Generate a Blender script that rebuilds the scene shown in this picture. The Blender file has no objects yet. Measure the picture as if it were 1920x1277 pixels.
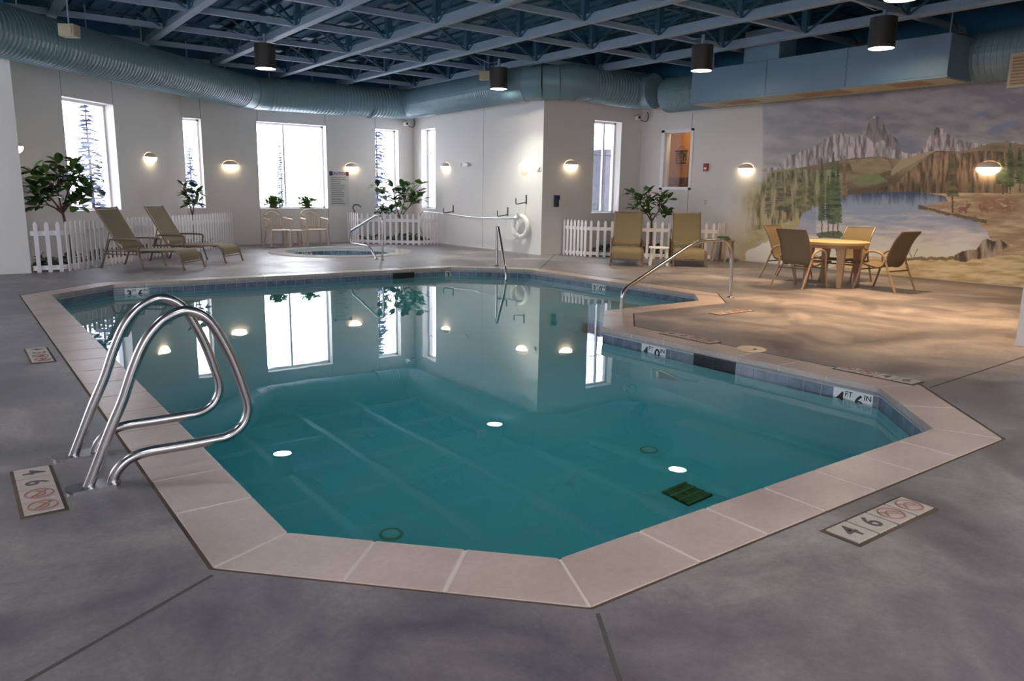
import bpy, math, random
import numpy as np
from mathutils import Vector, Matrix
random.seed(7)
C = bpy.context.scene
col = C.collection
PI = math.pi
S = 1.35                      # eye height in metres; the room was measured in eye heights

# ------------------------------------------------------------------ camera
FOC, PITCH, ROLL, YAW = 1425.27, 0.190643, 0.0156389, 0.636264
CF = np.array([math.sin(YAW)*math.cos(PITCH), math.cos(YAW)*math.cos(PITCH), -math.sin(PITCH)])
_r = np.array([math.cos(YAW), -math.sin(YAW), 0.0]); _u = np.cross(_r, CF)
CR = _r*math.cos(ROLL) + _u*math.sin(ROLL); CU = -_r*math.sin(ROLL) + _u*math.cos(ROLL)
cam = bpy.data.cameras.new('camera'); camo = bpy.data.objects.new('camera', cam); col.objects.link(camo)
cam.sensor_width = 36.0; cam.lens = FOC/1920*36; cam.clip_end = 300
m = Matrix.Identity(4)
for i in range(3):
    m[i][0] = CR[i]; m[i][1] = CU[i]; m[i][2] = -CF[i]
m[2][3] = S
camo.matrix_world = m
C.camera = camo

# ------------------------------------------------------------------ world, exposure
w = bpy.data.worlds.new('overcast_sky'); C.world = w; w.use_nodes = True
bg = w.node_tree.nodes['Background']
bg.inputs[0].default_value = (0.88, 0.92, 1.0, 1); bg.inputs[1].default_value = 8.0
C.view_settings.view_transform = 'Standard'; C.view_settings.look = 'None'
C.view_settings.gamma = 1; C.view_settings.exposure = 0.36; C.view_settings.use_curve_mapping = False
C.cycles.max_bounces = 12; C.cycles.diffuse_bounces = 6; C.cycles.glossy_bounces = 4
C.cycles.transmission_bounces = 8; C.cycles.transparent_max_bounces = 12
C.cycles.sample_clamp_indirect = 6.0; C.cycles.blur_glossy = 0.5
COOL = (1.0, 0.93, 0.84); WARM = (1.0, 0.64, 0.33)
# spot power of each ceiling can, used by the can builder further down
CANS = [((498,133), 120, COOL), ((935,171), 290, (0.93,1.0,0.86)), ((1315,137), 420, (1,0.74,0.44)),
        ((1652,95), 620, WARM), ((1690,2), 1100, WARM)]

# ------------------------------------------------------------------ measuring helpers (metres)
def ray(px, py): return CF + CR*(px-960)/FOC - CU*(py-638.5)/FOC
def FL(px, py, z=0.0):
    d = ray(px, py); t = (z-S)/d[2]; return (d[0]*t, d[1]*t)
def WX(px, py, X):
    d = ray(px, py); t = X/d[0]; return (X, d[1]*t, S+d[2]*t)
def WY(px, py, Y):
    d = ray(px, py); t = Y/d[1]; return (d[0]*t, Y, S+d[2]*t)
def WD(px, py, c):            # vertical plane y - x = c
    d = ray(px, py); t = c/(d[1]-d[0]); return (d[0]*t, d[1]*t, S+d[2]*t)
def PROJ(x, y, z):
    v0 = x*CF[0]+y*CF[1]+(z-S)*CF[2]
    return 960+FOC*(x*CR[0]+y*CR[1]+(z-S)*CR[2])/v0, 638.5-FOC*(x*CU[0]+y*CU[1]+(z-S)*CU[2])/v0
WATER_Z = -0.150
def pool_floor_z(y): return -1.50 + (y-2.0)*0.038
def UW(px, py):               # a point on the pool floor seen through the water
    d = ray(px, py); d = d/np.linalg.norm(d); t = (WATER_Z-S)/d[2]; p = np.array([0,0,S])+d*t
    n = np.array([0,0,1.0]); r = 1/1.33; c = -d[2]; k = math.sqrt(1-r*r*(1-c*c))
    q = r*d + (r*c-k)*n
    t = (pool_floor_z(p[1])-p[2])/q[2]
    for _ in range(5): t = (pool_floor_z(p[1]+q[1]*t)-p[2])/q[2]
    return p+q*t

# ------------------------------------------------------------------ materials
def lin(c): c = c/255.0; return c/12.92 if c <= 0.04045 else ((c+0.055)/1.055)**2.4
def rgb(r, g, b): return (lin(r), lin(g), lin(b), 1)
M = {}
def mat(name, color, rough=0.5, metal=0.0, var=0.0, scale=8.0, bump=0.0, bscale=40.0, spec=0.5, emit=None, es=0, color2=None, stretch=None, coat=0):
    mt = bpy.data.materials.new(name); mt.use_nodes = True; nt = mt.node_tree; p = nt.nodes['Principled BSDF']
    p.inputs['Base Color'].default_value = color; p.inputs['Roughness'].default_value = rough
    p.inputs['Metallic'].default_value = metal; p.inputs['Specular IOR Level'].default_value = spec
    p.inputs['Coat Weight'].default_value = coat
    if emit: p.inputs['Emission Color'].default_value = emit; p.inputs['Emission Strength'].default_value = es
    if var > 0 or color2 or bump > 0:
        tc = nt.nodes.new('ShaderNodeTexCoord'); mp = nt.nodes.new('ShaderNodeMapping'); nt.links.new(tc.outputs['Object'], mp.inputs[0])
        if stretch: mp.inputs['Scale'].default_value = stretch
    if var > 0 or color2:
        n = nt.nodes.new('ShaderNodeTexNoise'); n.inputs['Scale'].default_value = scale; n.inputs['Detail'].default_value = 6; n.inputs['Roughness'].default_value = 0.6
        nt.links.new(mp.outputs[0], n.inputs['Vector'])
        r = nt.nodes.new('ShaderNodeValToRGB'); nt.links.new(n.outputs[0], r.inputs[0])
        r.color_ramp.elements[0].position = 0.32; r.color_ramp.elements[1].position = 0.68
        c2 = color2 or color
        r.color_ramp.elements[0].color = tuple(color[i]*(1-var) for i in range(3))+(1,)
        r.color_ramp.elements[1].color = tuple(min(1, c2[i]*(1+var)) for i in range(3))+(1,)
        nt.links.new(r.outputs[0], p.inputs['Base Color'])
    if bump > 0:
        n2 = nt.nodes.new('ShaderNodeTexNoise'); n2.inputs['Scale'].default_value = bscale; n2.inputs['Detail'].default_value = 4
        nt.links.new(mp.outputs[0], n2.inputs['Vector'])
        b = nt.nodes.new('ShaderNodeBump'); b.inputs['Strength'].default_value = bump; b.inputs['Distance'].default_value = 0.01
        nt.links.new(n2.outputs[0], b.inputs['Height']); nt.links.new(b.outputs[0], p.inputs['Normal'])
    M[name] = mt; return mt
WALLC = rgb(222, 216, 212)
mat('wall_paint', WALLC, 0.75, bump=0.12, bscale=90, var=0.02, scale=1.2)
mat('joint_paint', rgb(120,116,112), 0.8)
mat('white_trim', rgb(236,234,238), 0.4)
mat('white_plastic', rgb(232,230,226), 0.35)
mat('picket_white', rgb(238,232,234), 0.5, var=0.04, scale=5)
mat('deck_blue', rgb(30,86,114), 0.8, var=0.12, scale=1.5)
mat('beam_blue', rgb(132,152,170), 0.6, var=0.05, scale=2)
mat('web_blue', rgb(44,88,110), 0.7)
mat('duct_blue', rgb(110,138,150), 0.38, var=0.05, scale=2)
mat('box_blue', rgb(104,132,154), 0.5, var=0.04, scale=1.5)
mat('grille_brown', rgb(150,112,84), 0.6)
mat('grille_beige', rgb(176,166,140), 0.6)
mat('can_black', rgb(48,46,42), 0.45)
mat('can_inner', rgb(235,230,220), 0.3)
mat('steel', (0.48,0.46,0.47,1), 0.24, 1.0, bump=0.03, bscale=120)
mat('aluminium', (0.8,0.8,0.82,1), 0.35, 1.0)
mat('bronze_frame', rgb(122,104,88), 0.4, 0.3)
mat('taupe_frame', rgb(168,140,112), 0.45, 0.1)
mat('sling', rgb(120,107,82), 0.75, var=0.05, scale=60, bump=0.2, bscale=400)
mat('sling_pale', rgb(196,172,136), 0.75, var=0.04, scale=60, bump=0.2, bscale=400)
mat('resin_beige', rgb(206,186,168), 0.45)
mat('table_top', rgb(206,176,132), 0.3)
mat('towel', rgb(226,222,214), 0.9, bump=0.3, bscale=80)
mat('soil', rgb(60,46,40), 0.95, var=0.3, scale=20)
mat('leaf_dark', rgb(44,72,40), 0.35, var=0.35, scale=6, color2=rgb(64,104,48))
mat('leaf_light', rgb(86,120,56), 0.4, var=0.3, scale=9)
mat('bark', rgb(112,84,72), 0.8, var=0.15, scale=10)
mat('ivy', rgb(44,66,40), 0.5, var=0.3, scale=9)
mat('pot_clay', rgb(120,104,96), 0.8)
mat('black', rgb(18,18,20), 0.5)
mat('dark_grey', rgb(52,54,60), 0.5)
mat('red', rgb(150,26,28), 0.4)
mat('navy', rgb(34,44,84), 0.6)
mat('maroon', rgb(92,40,40), 0.6)
mat('sign_face', rgb(206,202,200), 0.6)
mat('sign_line', rgb(120,116,118), 0.8)
mat('tile_white', rgb(218,218,222), 0.25)
mat('marker_tile', rgb(176,163,158), 0.5, var=0.10, scale=20)
mat('marker_ink', rgb(84,74,78), 0.7)
mat('marker_red', rgb(146,108,100), 0.7)
mat('sealant', rgb(62,54,50), 0.9, var=0.3, scale=1.2, color2=rgb(96,78,62))
mat('lid_cream', rgb(222,200,178), 0.5)
mat('orange_wall', rgb(196,138,52), 0.7)
mat('wood_panel', rgb(120,72,30), 0.5)
mat('brick_grey', rgb(66,64,74), 0.8, var=0.2, scale=6)
mat('snow', rgb(235,238,246), 0.9)
mat('glare_needles', rgb(88,94,126), 0.9)  # lilac glare of the bright outdoors put into the needle colour
mat('glare_trunk', rgb(84,82,100), 0.9)  # the same outdoor glare put into the trunk colour
mat('green_chair', rgb(40,82,74), 0.5)
mat('grate', rgb(170,142,70), 0.6)
mat('grate_dark', rgb(96,76,30), 0.7)
mat('drain_ring', rgb(176,180,130), 0.6)
mat('drain_lid', rgb(226,232,222), 0.6)
mat('sconce_shade', rgb(226,212,200), 0.5)
mat('sconce_glow', rgb(255,235,200), 0.5, emit=(1.0,0.80,0.50,1), es=9)
mat('lens_cool', rgb(255,250,240), 0.5, emit=(1.0,0.97,0.88,1), es=40)
mat('lens_warm', rgb(255,240,220), 0.5, emit=(1.0,0.86,0.62,1), es=40)

def nodes_of(name):
    mt = bpy.data.materials.new(name); mt.use_nodes = True; M[name] = mt
    return mt, mt.node_tree, mt.node_tree.nodes, mt.node_tree.links
# concrete deck: grey, mottled, with wet-looking stains
mt, nt, N, L = nodes_of('concrete'); p = N['Principled BSDF']
tc = N.new('ShaderNodeTexCoord')
def noise(scale, detail=6, rough=0.6, st=None, dist=0.0):
    n = N.new('ShaderNodeTexNoise'); n.inputs['Scale'].default_value = scale; n.inputs['Detail'].default_value = detail
    n.inputs['Roughness'].default_value = rough; n.inputs['Distortion'].default_value = dist
    if st:
        mp = N.new('ShaderNodeMapping'); mp.inputs['Scale'].default_value = st; L.new(tc.outputs['Object'], mp.inputs[0]); L.new(mp.outputs[0], n.inputs['Vector'])
    else: L.new(tc.outputs['Object'], n.inputs['Vector'])
    return n
def ramp(src, stops):
    r = N.new('ShaderNodeValToRGB'); L.new(src, r.inputs[0]); e = r.color_ramp.elements
    e[0].position, e[0].color = stops[0]; e[1].position, e[1].color = stops[-1]
    for s in stops[1:-1]:
        q = e.new(s[0]); q.color = s[1]
    return r
def mix(a, b, f, mode='MIX'):
    x = N.new('ShaderNodeMix'); x.data_type = 'RGBA'; x.blend_type = mode
    if isinstance(f, float): x.inputs[0].default_value = f
    else: L.new(f, x.inputs[0])
    L.new(a, x.inputs[6]); L.new(b, x.inputs[7]); return x.outputs[2]
n1 = noise(0.9, 7, 0.62, dist=0.6); n2 = noise(4.0, 10, 0.75, st=(1.0,0.55,1), dist=0.8); n3 = noise(38, 6, 0.8)
r1 = ramp(n1.outputs[0], [(0.32, rgb(84,81,88)), (0.5, rgb(122,117,121)), (0.66, rgb(160,153,153))])
r2 = ramp(n2.outputs[0], [(0.3, (0.62,0.62,0.65,1)), (0.7, (1.18,1.15,1.12,1))])
r3 = ramp(n3.outputs[0], [(0.3, (0.72,0.72,0.73,1)), (0.7, (1.2,1.2,1.2,1))])
c = mix(r1.outputs[0], r2.outputs[0], 0.75, 'MULTIPLY'); c = mix(c, r3.outputs[0], 0.8, 'MULTIPLY')
L.new(c, p.inputs['Base Color'])
rr = ramp(n1.outputs[0], [(0.35, (0.34,)*3+(1,)), (0.65, (0.54,)*3+(1,))]); L.new(rr.outputs[0], p.inputs['Roughness'])
b = N.new('ShaderNodeBump'); b.inputs['Strength'].default_value = 0.25; b.inputs['Distance'].default_value = 0.01
L.new(n2.outputs[0], b.inputs['Height']); L.new(b.outputs[0], p.inputs['Normal'])
# coping stone
mt, nt, N, L = nodes_of('coping'); p = N['Principled BSDF']; tc = N.new('ShaderNodeTexCoord')
n1 = noise(1.3, 6, 0.6); n2 = noise(30, 5, 0.7)
r1 = ramp(n1.outputs[0], [(0.3, rgb(168,150,144)), (0.7, rgb(198,180,174))])
r2 = ramp(n2.outputs[0], [(0.3, (0.88,0.87,0.86,1)), (0.7, (1.05,1.05,1.05,1))])
L.new(mix(r1.outputs[0], r2.outputs[0], 0.9, 'MULTIPLY'), p.inputs['Base Color']); p.inputs['Roughness'].default_value = 0.33
b = N.new('ShaderNodeBump'); b.inputs['Strength'].default_value = 0.2; b.inputs['Distance'].default_value = 0.004
L.new(n2.outputs[0], b.inputs['Height']); L.new(b.outputs[0], p.inputs['Normal'])
mat('coping_glare', rgb(214,208,204), 0.16)  # spa coping, paler than the pool's: window glare put into the colour
mat('grout', rgb(206,196,190), 0.8)
mat('lip_grout', rgb(150,152,156), 0.7, var=0.15, scale=14)
mat('tile_blue', rgb(92,102,120), 0.2, var=0.2, scale=9, color2=rgb(108,120,138))
mat('tile_grout', rgb(178,188,196), 0.7)
mat('plaster', rgb(186,232,236), 0.8, var=0.06, scale=1.6, color2=rgb(196,226,222))
# thin window glass
mt, nt, N, L = nodes_of('glass'); N.remove(N['Principled BSDF'])
tr = N.new('ShaderNodeBsdfTransparent'); gl = N.new('ShaderNodeBsdfGlossy'); gl.inputs['Roughness'].default_value = 0.02
mx = N.new('ShaderNodeMixShader'); mx.inputs[0].default_value = 0.02
L.new(tr.outputs[0], mx.inputs[1]); L.new(gl.outputs[0], mx.inputs[2]); L.new(mx.outputs[0], N['Material Output'].inputs[0])
# pool water: clear refracting surface, absorbing volume
mt, nt, N, L = nodes_of('water'); N.remove(N['Principled BSDF']); tc = N.new('ShaderNodeTexCoord')
gl = N.new('ShaderNodeBsdfGlass'); gl.inputs['IOR'].default_value = 1.33; gl.inputs['Roughness'].default_value = 0.0
n1 = noise(1.2, 2, 0.5)
b = N.new('ShaderNodeBump'); b.inputs['Strength'].default_value = 0.06; b.inputs['Distance'].default_value = 0.02
L.new(n1.outputs[0], b.inputs['Height']); L.new(b.outputs[0], gl.inputs['Normal'])
L.new(gl.outputs[0], N['Material Output'].inputs[0])
va = N.new('ShaderNodeVolumeAbsorption'); va.inputs['Color'].default_value = (0.06,0.885,0.965,1); va.inputs['Density'].default_value = 0.44
L.new(va.outputs[0], N['Material Output'].inputs['Volume'])
# painted mural (colour attribute)
mt, nt, N, L = nodes_of('mural_paint'); p = N['Principled BSDF']; p.inputs['Roughness'].default_value = 0.75
at = N.new('ShaderNodeAttribute'); at.attribute_name = 'paint'; L.new(at.outputs['Color'], p.inputs['Base Color'])

# ------------------------------------------------------------------ mesh building
class MB:
    def __init__(s): s.v = []; s.f = []; s.m = []; s.cur = 0
    def add(s, vs, fs):
        o = len(s.v); s.v += [tuple(float(a) for a in v) for v in vs]
        for f in fs: s.f.append(tuple(i+o for i in f)); s.m.append(s.cur)
        return s
    def boxp(s, a, b):
        x0,y0,z0 = a; x1,y1,z1 = b
        vs = [(x0,y0,z0),(x1,y0,z0),(x1,y1,z0),(x0,y1,z0),(x0,y0,z1),(x1,y0,z1),(x1,y1,z1),(x0,y1,z1)]
        return s.add(vs, [(3,2,1,0),(4,5,6,7),(0,1,5,4),(1,2,6,5),(2,3,7,6),(3,0,4,7)])
    def box(s, c, d, rz=0.0, R=None):
        hx,hy,hz = d[0]/2,d[1]/2,d[2]/2; vs = []
        Rm = R if R is not None else Matrix.Rotation(rz, 3, 'Z')
        for z in (-hz,hz):
            for x,y in ((-hx,-hy),(hx,-hy),(hx,hy),(-hx,hy)):
                q = Rm @ Vector((x,y,z)); vs.append((c[0]+q.x, c[1]+q.y, c[2]+q.z))
        return s.add(vs, [(3,2,1,0),(4,5,6,7),(0,1,5,4),(1,2,6,5),(2,3,7,6),(3,0,4,7)])
    def bar(s, p0, p1, wd, ht, up=(0,0,1)):      # rectangular bar from p0 to p1
        p0 = Vector(p0); p1 = Vector(p1); d = (p1-p0); l = d.length; d.normalize(); u = Vector(up)
        sd = d.cross(u)
        if sd.length < 1e-4: sd = d.cross(Vector((1,0,0)))
        sd.normalize(); u2 = sd.cross(d); R = Matrix((sd, d, u2)).transposed()
        return s.box((p0+p1)/2, (wd, l, ht), R=R)
    def tube(s, pts, r, n=10, caps=True, closed=False):
        pts = [Vector(p) for p in pts]; k = len(pts)
        rs = r if isinstance(r, (list,tuple)) else [r]*k
        o = len(s.v); prev = None; rings = []
        for i, p in enumerate(pts):
            if closed: t = pts[(i+1)%k]-pts[i-1]
            else: t = pts[min(i+1,k-1)]-pts[max(i-1,0)]
            t.normalize()
            if prev is None:
                a = Vector((0,0,1)) if abs(t.z) < 0.9 else Vector((1,0,0)); u = t.cross(a).normalized()
            else:
                u = prev - t*prev.dot(t); u.normalize()
            prev = u; w_ = t.cross(u)
            for j in range(n):
                a = 2*PI*j/n; q = p + (u*math.cos(a)+w_*math.sin(a))*rs[i]; s.v.append(tuple(q))
        m_ = k if closed else k-1
        for i in range(m_):
            for j in range(n):
                a0 = o+i*n+j; a1 = o+i*n+(j+1)%n; b0 = o+((i+1)%k)*n+j; b1 = o+((i+1)%k)*n+(j+1)%n
                s.f.append((a0,a1,b1,b0)); s.m.append(s.cur)
        if caps and not closed:
            s.f.append(tuple(o+j for j in reversed(range(n)))); s.m.append(s.cur)
            s.f.append(tuple(o+(k-1)*n+j for j in range(n))); s.m.append(s.cur)
        return s
    def lathe(s, prof, c=(0,0,0), n=24, a0=0.0, a1=2*PI, sy=1.0):
        full = abs(a1-a0-2*PI) < 1e-6; k = len(prof); o = len(s.v); nn = n if full else n+1
        for j in range(nn):
            a = a0+(a1-a0)*j/n
            for r, z in prof: s.v.append((c[0]+r*math.cos(a), c[1]+r*math.sin(a)*sy, c[2]+z))
        for j in range(n):
            j2 = (j+1)%nn
            for i in range(k-1):
                s.f.append((o+j*k+i, o+j2*k+i, o+j2*k+i+1, o+j*k+i+1)); s.m.append(s.cur)
        return s
    def prism(s, poly, z0, z1):
        n = len(poly); vs = [(x,y,z0) for x,y in poly]+[(x,y,z1) for x,y in poly]
        fs = [tuple(reversed(range(n))), tuple(range(n,2*n))]+[(i,(i+1)%n,n+(i+1)%n,n+i) for i in range(n)]
        return s.add(vs, fs)
    def slab(s, prof, y0, y1, th):    # ribbon: profile (x,z) swept in y, thickness th downward along normal
        k = len(prof); P = []
        for i,(x,z) in enumerate(prof):
            a = prof[max(i-1,0)]; b = prof[min(i+1,k-1)]; dx,dz = b[0]-a[0], b[1]-a[1]; l = math.hypot(dx,dz) or 1
            P.append((-dz/l, dx/l))
        vs = []
        for y in (y0,y1):
            for (x,z),(nx,nz) in zip(prof,P): vs.append((x,y,z))
            for (x,z),(nx,nz) in zip(prof,P): vs.append((x-nx*th,y,z-nz*th))
        fs = []; K = 2*k
        for i in range(k-1):
            fs += [(i,i+1,K+i+1,K+i), (k+i,K+k+i,K+k+i+1,k+i+1), (i,k+i,k+i+1,i+1), (K+i,K+i+1,K+k+i+1,K+k+i)]
        fs += [(0,K,K+k,k), (k-1,2*k-1,K+2*k-1,K+k-1)]
        return s.add(vs, fs)
    def build(s, name, mats, parent=None, smooth=False, loc=None, rz=0.0, bevel=0.0):
        me = bpy.data.meshes.new(name); me.from_pydata(s.v, [], s.f)
        ml = mats if isinstance(mats, (list,tuple)) else [mats]
        for x in ml: me.materials.append(M[x] if isinstance(x, str) else x)
        if len(ml) > 1: me.polygons.foreach_set('material_index', s.m)
        if smooth: me.polygons.foreach_set('use_smooth', [True]*len(me.polygons))
        me.update(); o = bpy.data.objects.new(name, me); col.objects.link(o)
        if smooth == 'auto' or smooth is True:
            try: me.set_sharp_from_angle(angle=math.radians(40))
            except Exception: pass
        if parent is not None: o.parent = parent
        if loc is not None: o.location = loc
        if rz: o.rotation_euler.z = rz
        if bevel: 
            bv = o.modifiers.new('bevel', 'BEVEL'); bv.width = bevel; bv.segments = 2; bv.limit_method = 'ANGLE'
        return o
def tag(o, label=None, cat=None, group=None, kind=None):
    if label: o['label'] = label
    if cat: o['category'] = cat
    if group: o['group'] = group
    if kind: o['kind'] = kind
    return o
def thing(name, label, cat, loc=(0,0,0), rz=0.0, group=None):
    o = bpy.data.objects.new(name, None); o.empty_display_size = 0.1; col.objects.link(o)
    o.location = loc; o.rotation_euler = (0,0,rz); return tag(o, label, cat, group)
def struct(o, label=None):
    o['kind'] = 'structure'
    if label: o['label'] = label
    return o
def copy_tree(o, parent=None):
    c = o.copy(); col.objects.link(c); c.parent = parent
    for ch in [x for x in bpy.data.objects if x.parent == o]: copy_tree(ch, c)
    return c
def copy_thing(src, loc, rz, label, group=None):
    c = copy_tree(src); c.location = loc; c.rotation_euler = (0,0,rz); c['label'] = label
    if group: c['group'] = group
    return c
def fillet(pts, r, n=6):
    pts = [Vector(p) for p in pts]; out = [pts[0]]
    for i in range(1, len(pts)-1):
        a, b, c = pts[i-1], pts[i], pts[i+1]; rad = r[i] if isinstance(r, (list,tuple)) else r
        d1 = (a-b); d2 = (c-b); q = min(rad, d1.length*0.48, d2.length*0.48); d1.normalize(); d2.normalize()
        p0 = b+d1*q; p1 = b+d2*q
        for j in range(n+1):
            t = j/n; out.append(p0*(1-t)**2 + b*2*t*(1-t) + p1*t*t)
    out.append(pts[-1]); return out
def spline(pts, n=6, closed=False):
    P = [Vector(p) for p in pts]; k = len(P); out = []
    for i in range(k if closed else k-1):
        if closed: a,b,c,d = P[i-1],P[i],P[(i+1)%k],P[(i+2)%k]
        else: a,b,c,d = P[max(i-1,0)],P[i],P[i+1],P[min(i+2,k-1)]
        for j in range(n):
            t = j/n; out.append(0.5*((2*b)+(c-a)*t+(2*a-5*b+4*c-d)*t*t+(3*b-a-3*c+d)*t**3))
    if not closed: out.append(P[-1])
    return out
def text_obj(name, body, size, matname, parent, mtx, depth=0.001, align='CENTER'):
    cu = bpy.data.curves.new(name+'_curve', 'FONT'); cu.body = body; cu.size = size; cu.extrude = depth
    cu.align_x = align; cu.align_y = 'CENTER'; cu.offset = size*0.018 if len(body) < 2 else size*0.008
    tmp = bpy.data.objects.new('tmp_text', cu); col.objects.link(tmp)
    dg = bpy.context.evaluated_depsgraph_get(); dg.update()
    me = bpy.data.meshes.new_from_object(tmp.evaluated_get(dg)); bpy.data.objects.remove(tmp); bpy.data.curves.remove(cu)
    me.name = name; me.materials.clear(); me.materials.append(M[matname])
    me.transform(mtx); o = bpy.data.objects.new(name, me); col.objects.link(o); o.parent = parent; return o
def frame_mtx(o, d, n):       # origin, reading direction, outward normal
    d = Vector(d).normalized(); n = Vector(n).normalized(); u = n.cross(d)
    m = Matrix.Identity(4)
    for i in range(3): m[i][0] = d[i]; m[i][1] = u[i]; m[i][2] = n[i]; m[i][3] = o[i]
    return m
def poly_offset(poly, dist):   # CCW polygon, outward offset
    n = len(poly); out = []
    for i in range(n):
        a = Vector(poly[i-1]); b = Vector(poly[i]); c = Vector(poly[(i+1)%n])
        d1 = (b-a).normalized(); d2 = (c-b).normalized(); n1 = Vector((d1.y,-d1.x)); n2 = Vector((d2.y,-d2.x))
        k = (n1+n2); k = k/(k.length_squared)*2*dist/1.0
        k = (n1+n2)*(dist/(1+n1.dot(n2))); out.append((b.x+k.x, b.y+k.y))
    return out

# ------------------------------------------------------------------ room shell
XL, XC, YC = -2.9*S, 0.74*S, 10.5*S        # far left, column corner
Y2 = 14.3*S; X3 = 7.95*S; Y4 = 9.99*S; XM = 10.2*S; CD = 10.87*S
YB = -2.6*S; WH = 4.85; TH = 0.34
WXl = Y2-CD                                 # where the slanted wall meets the window wall
UPZ = 3.86
def wall(name, p0, p1, openings=(), h=WH, th=TH, joints=(), ext0=0, ext1=0):
    # inner face runs p0 -> p1, room on the left-hand side of that direction; thickness goes to the right
    p0 = Vector(p0); p1 = Vector(p1); d = (p1-p0); Lh = d.length; d.normalize(); nr = Vector((d.y,-d.x))
    ss = sorted(set([-ext0, Lh+ext1]+[o[0] for o in openings]+[o[1] for o in openings]))
    zs = sorted(set([0, UPZ, h]+[o[2] for o in openings]+[o[3] for o in openings]))
    mb = MB()
    def P(s, t, z): q = p0+d*s+nr*t; return (q.x, q.y, z)
    def solid(i, j):
        if i < 0 or j < 0 or i >= len(ss)-1 or j >= len(zs)-1: return False
        sm = (ss[i]+ss[i+1])/2; zm = (zs[j]+zs[j+1])/2
        return not any(o[0] < sm < o[1] and o[2] < zm < o[3] for o in openings)
    for i in range(len(ss)-1):
        for j in range(len(zs)-1):
            if not solid(i,j): continue
            a,b,c,e = ss[i],ss[i+1],zs[j],zs[j+1]; mb.cur = 2 if c >= UPZ-0.01 else 0
            mb.add([P(a,0,c),P(b,0,c),P(b,0,e),P(a,0,e)], [(3,2,1,0)])
            mb.add([P(a,th,c),P(b,th,c),P(b,th,e),P(a,th,e)], [(0,1,2,3)])
            if not solid(i-1,j): mb.add([P(a,0,c),P(a,th,c),P(a,th,e),P(a,0,e)], [(3,2,1,0)])
            if not solid(i+1,j): mb.add([P(b,0,c),P(b,th,c),P(b,th,e),P(b,0,e)], [(0,1,2,3)])
            if not solid(i,j-1): mb.add([P(a,0,c),P(b,0,c),P(b,th,c),P(a,th,c)], [(3,2,1,0)])
            if not solid(i,j+1): mb.add([P(a,0,e),P(b,0,e),P(b,th,e),P(a,th,e)], [(0,1,2,3)])
    mb.cur = 1
    for s, z0, z1 in joints:
        a = s-0.006; b = s+0.006
        mb.add([P(a,-0.002,z0),P(b,-0.002,z0),P(b,-0.002,z1),P(a,-0.002,z1)], [(3,2,1,0)])
    o = mb.build(name, ['wall_paint','joint_paint','deck_blue']); return struct(o), (p0, d, nr)
WIN = [0]
def window(fr, s0, s1, z0, z1, depth=0.24, mull=(), bars=(), fw=0.045, glow=None):
    p0, d, nr = fr; WIN[0] += 1
    def P(s, t, z): q = p0+d*s+nr*t; return Vector((q.x, q.y, z))
    root = bpy.data.objects.new('window_%d' % WIN[0], None); col.objects.link(root); struct(root)
    c = P((s0+s1)/2, depth, z0); root.location = c; root.rotation_euler.z = math.atan2(d.y, d.x)
    w2 = (s1-s0)/2; h = z1-z0; mb = MB()   # local: x along wall, y = -outwards
    mb.boxp((-w2,-0.035,0),(-w2+fw,0.035,h)).boxp((w2-fw,-0.035,0),(w2,0.035,h))
    mb.boxp((-w2,-0.035,0),(w2,0.035,fw)).boxp((-w2,-0.035,h-fw),(w2,0.035,h))
    for x in mull: mb.boxp((-w2+x-0.022,-0.03,0),(-w2+x+0.022,0.03,h))
    mb.build('window_frame', 'white_trim', root)
    g = MB().boxp((-w2+fw*0.5,-0.004,fw*0.5),(w2-fw*0.5,0.004,h-fw*0.5)); g.build('window_pane', 'glass', root)
    if bars:
        b = MB()
        for bz in bars: b.boxp((-w2,-0.006,bz-0.006),(w2,-0.004+0.008,bz+0.006))
        b.build('window_bar', 'dark_grey', root)
    mb = MB().boxp((-w2-0.01, 0.0, -0.012),(w2+0.01, depth+0.02, 0.010)); mb.build('window_sill', 'white_trim', root)
    return root
# left column face (faces the camera), left return, slanted wall, window wall, hook wall, wall with narrow window, mural wall
o, fr = wall('wall_column_left', (XC, YC), (XL, YC), ext0=0.0)
o, fr = wall('wall_left_return', (XC, XC+CD), (XC, YC+TH+0.001), th=0.30)
sl = lambda X: (X-XC)*math.sqrt(2)
jz = (0.02, 3.35)
Lsl = (WXl-XC)*math.sqrt(2)
wa, wb = 1.42*S, 2.17*S
o, fr = wall('wall_slanted', (WXl, Y2), (XC, XC+CD), [(Lsl-sl(wb), Lsl-sl(wa), 0.665*S, 2.21*S)],
             joints=[(Lsl-sl(wb)+0.005, 2.21*S, 3.6), (Lsl-sl(wa)-0.005, 2.21*S, 3.6)], ext1=0.0)
window(fr, Lsl-sl(wb), Lsl-sl(wa), 0.665*S, 2.21*S)
Lw = X3-WXl
fx = lambda X: X3 - X*S
w2o = [(fx(3.74), fx(3.44)-0.0, 0.665*S, 2.20*S), (fx(6.04), fx(4.71), 0.66*S, 2.225*S), (fx(7.60), fx(7.08), 0.64*S, 2.235*S)]
o, fr = wall('wall_back', (X3, Y2), (WXl, Y2), w2o, ext0=0.34, ext1=0.34,
             joints=[(fx(4.73),2.23*S,3.6),(fx(6.03),2.23*S,3.6),(fx(7.08),2.24*S,3.6),(fx(3.74),2.2*S,3.6),(fx(4.71),0.02,0.66*S),(fx(6.04),0.02,0.66*S)])
window(fr, *w2o[0]); window(fr, w2o[1][0], w2o[1][1], w2o[1][2], w2o[1][3], mull=((6.04-5.27)*S+0.02,)); window(fr, *w2o[2], mull=(), bars=(0.72,1.4))
f3 = lambda y: y*S - Y4
w3o = [(f3(13.42), f3(13.98), 0.68*S, 2.255*S)]
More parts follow.
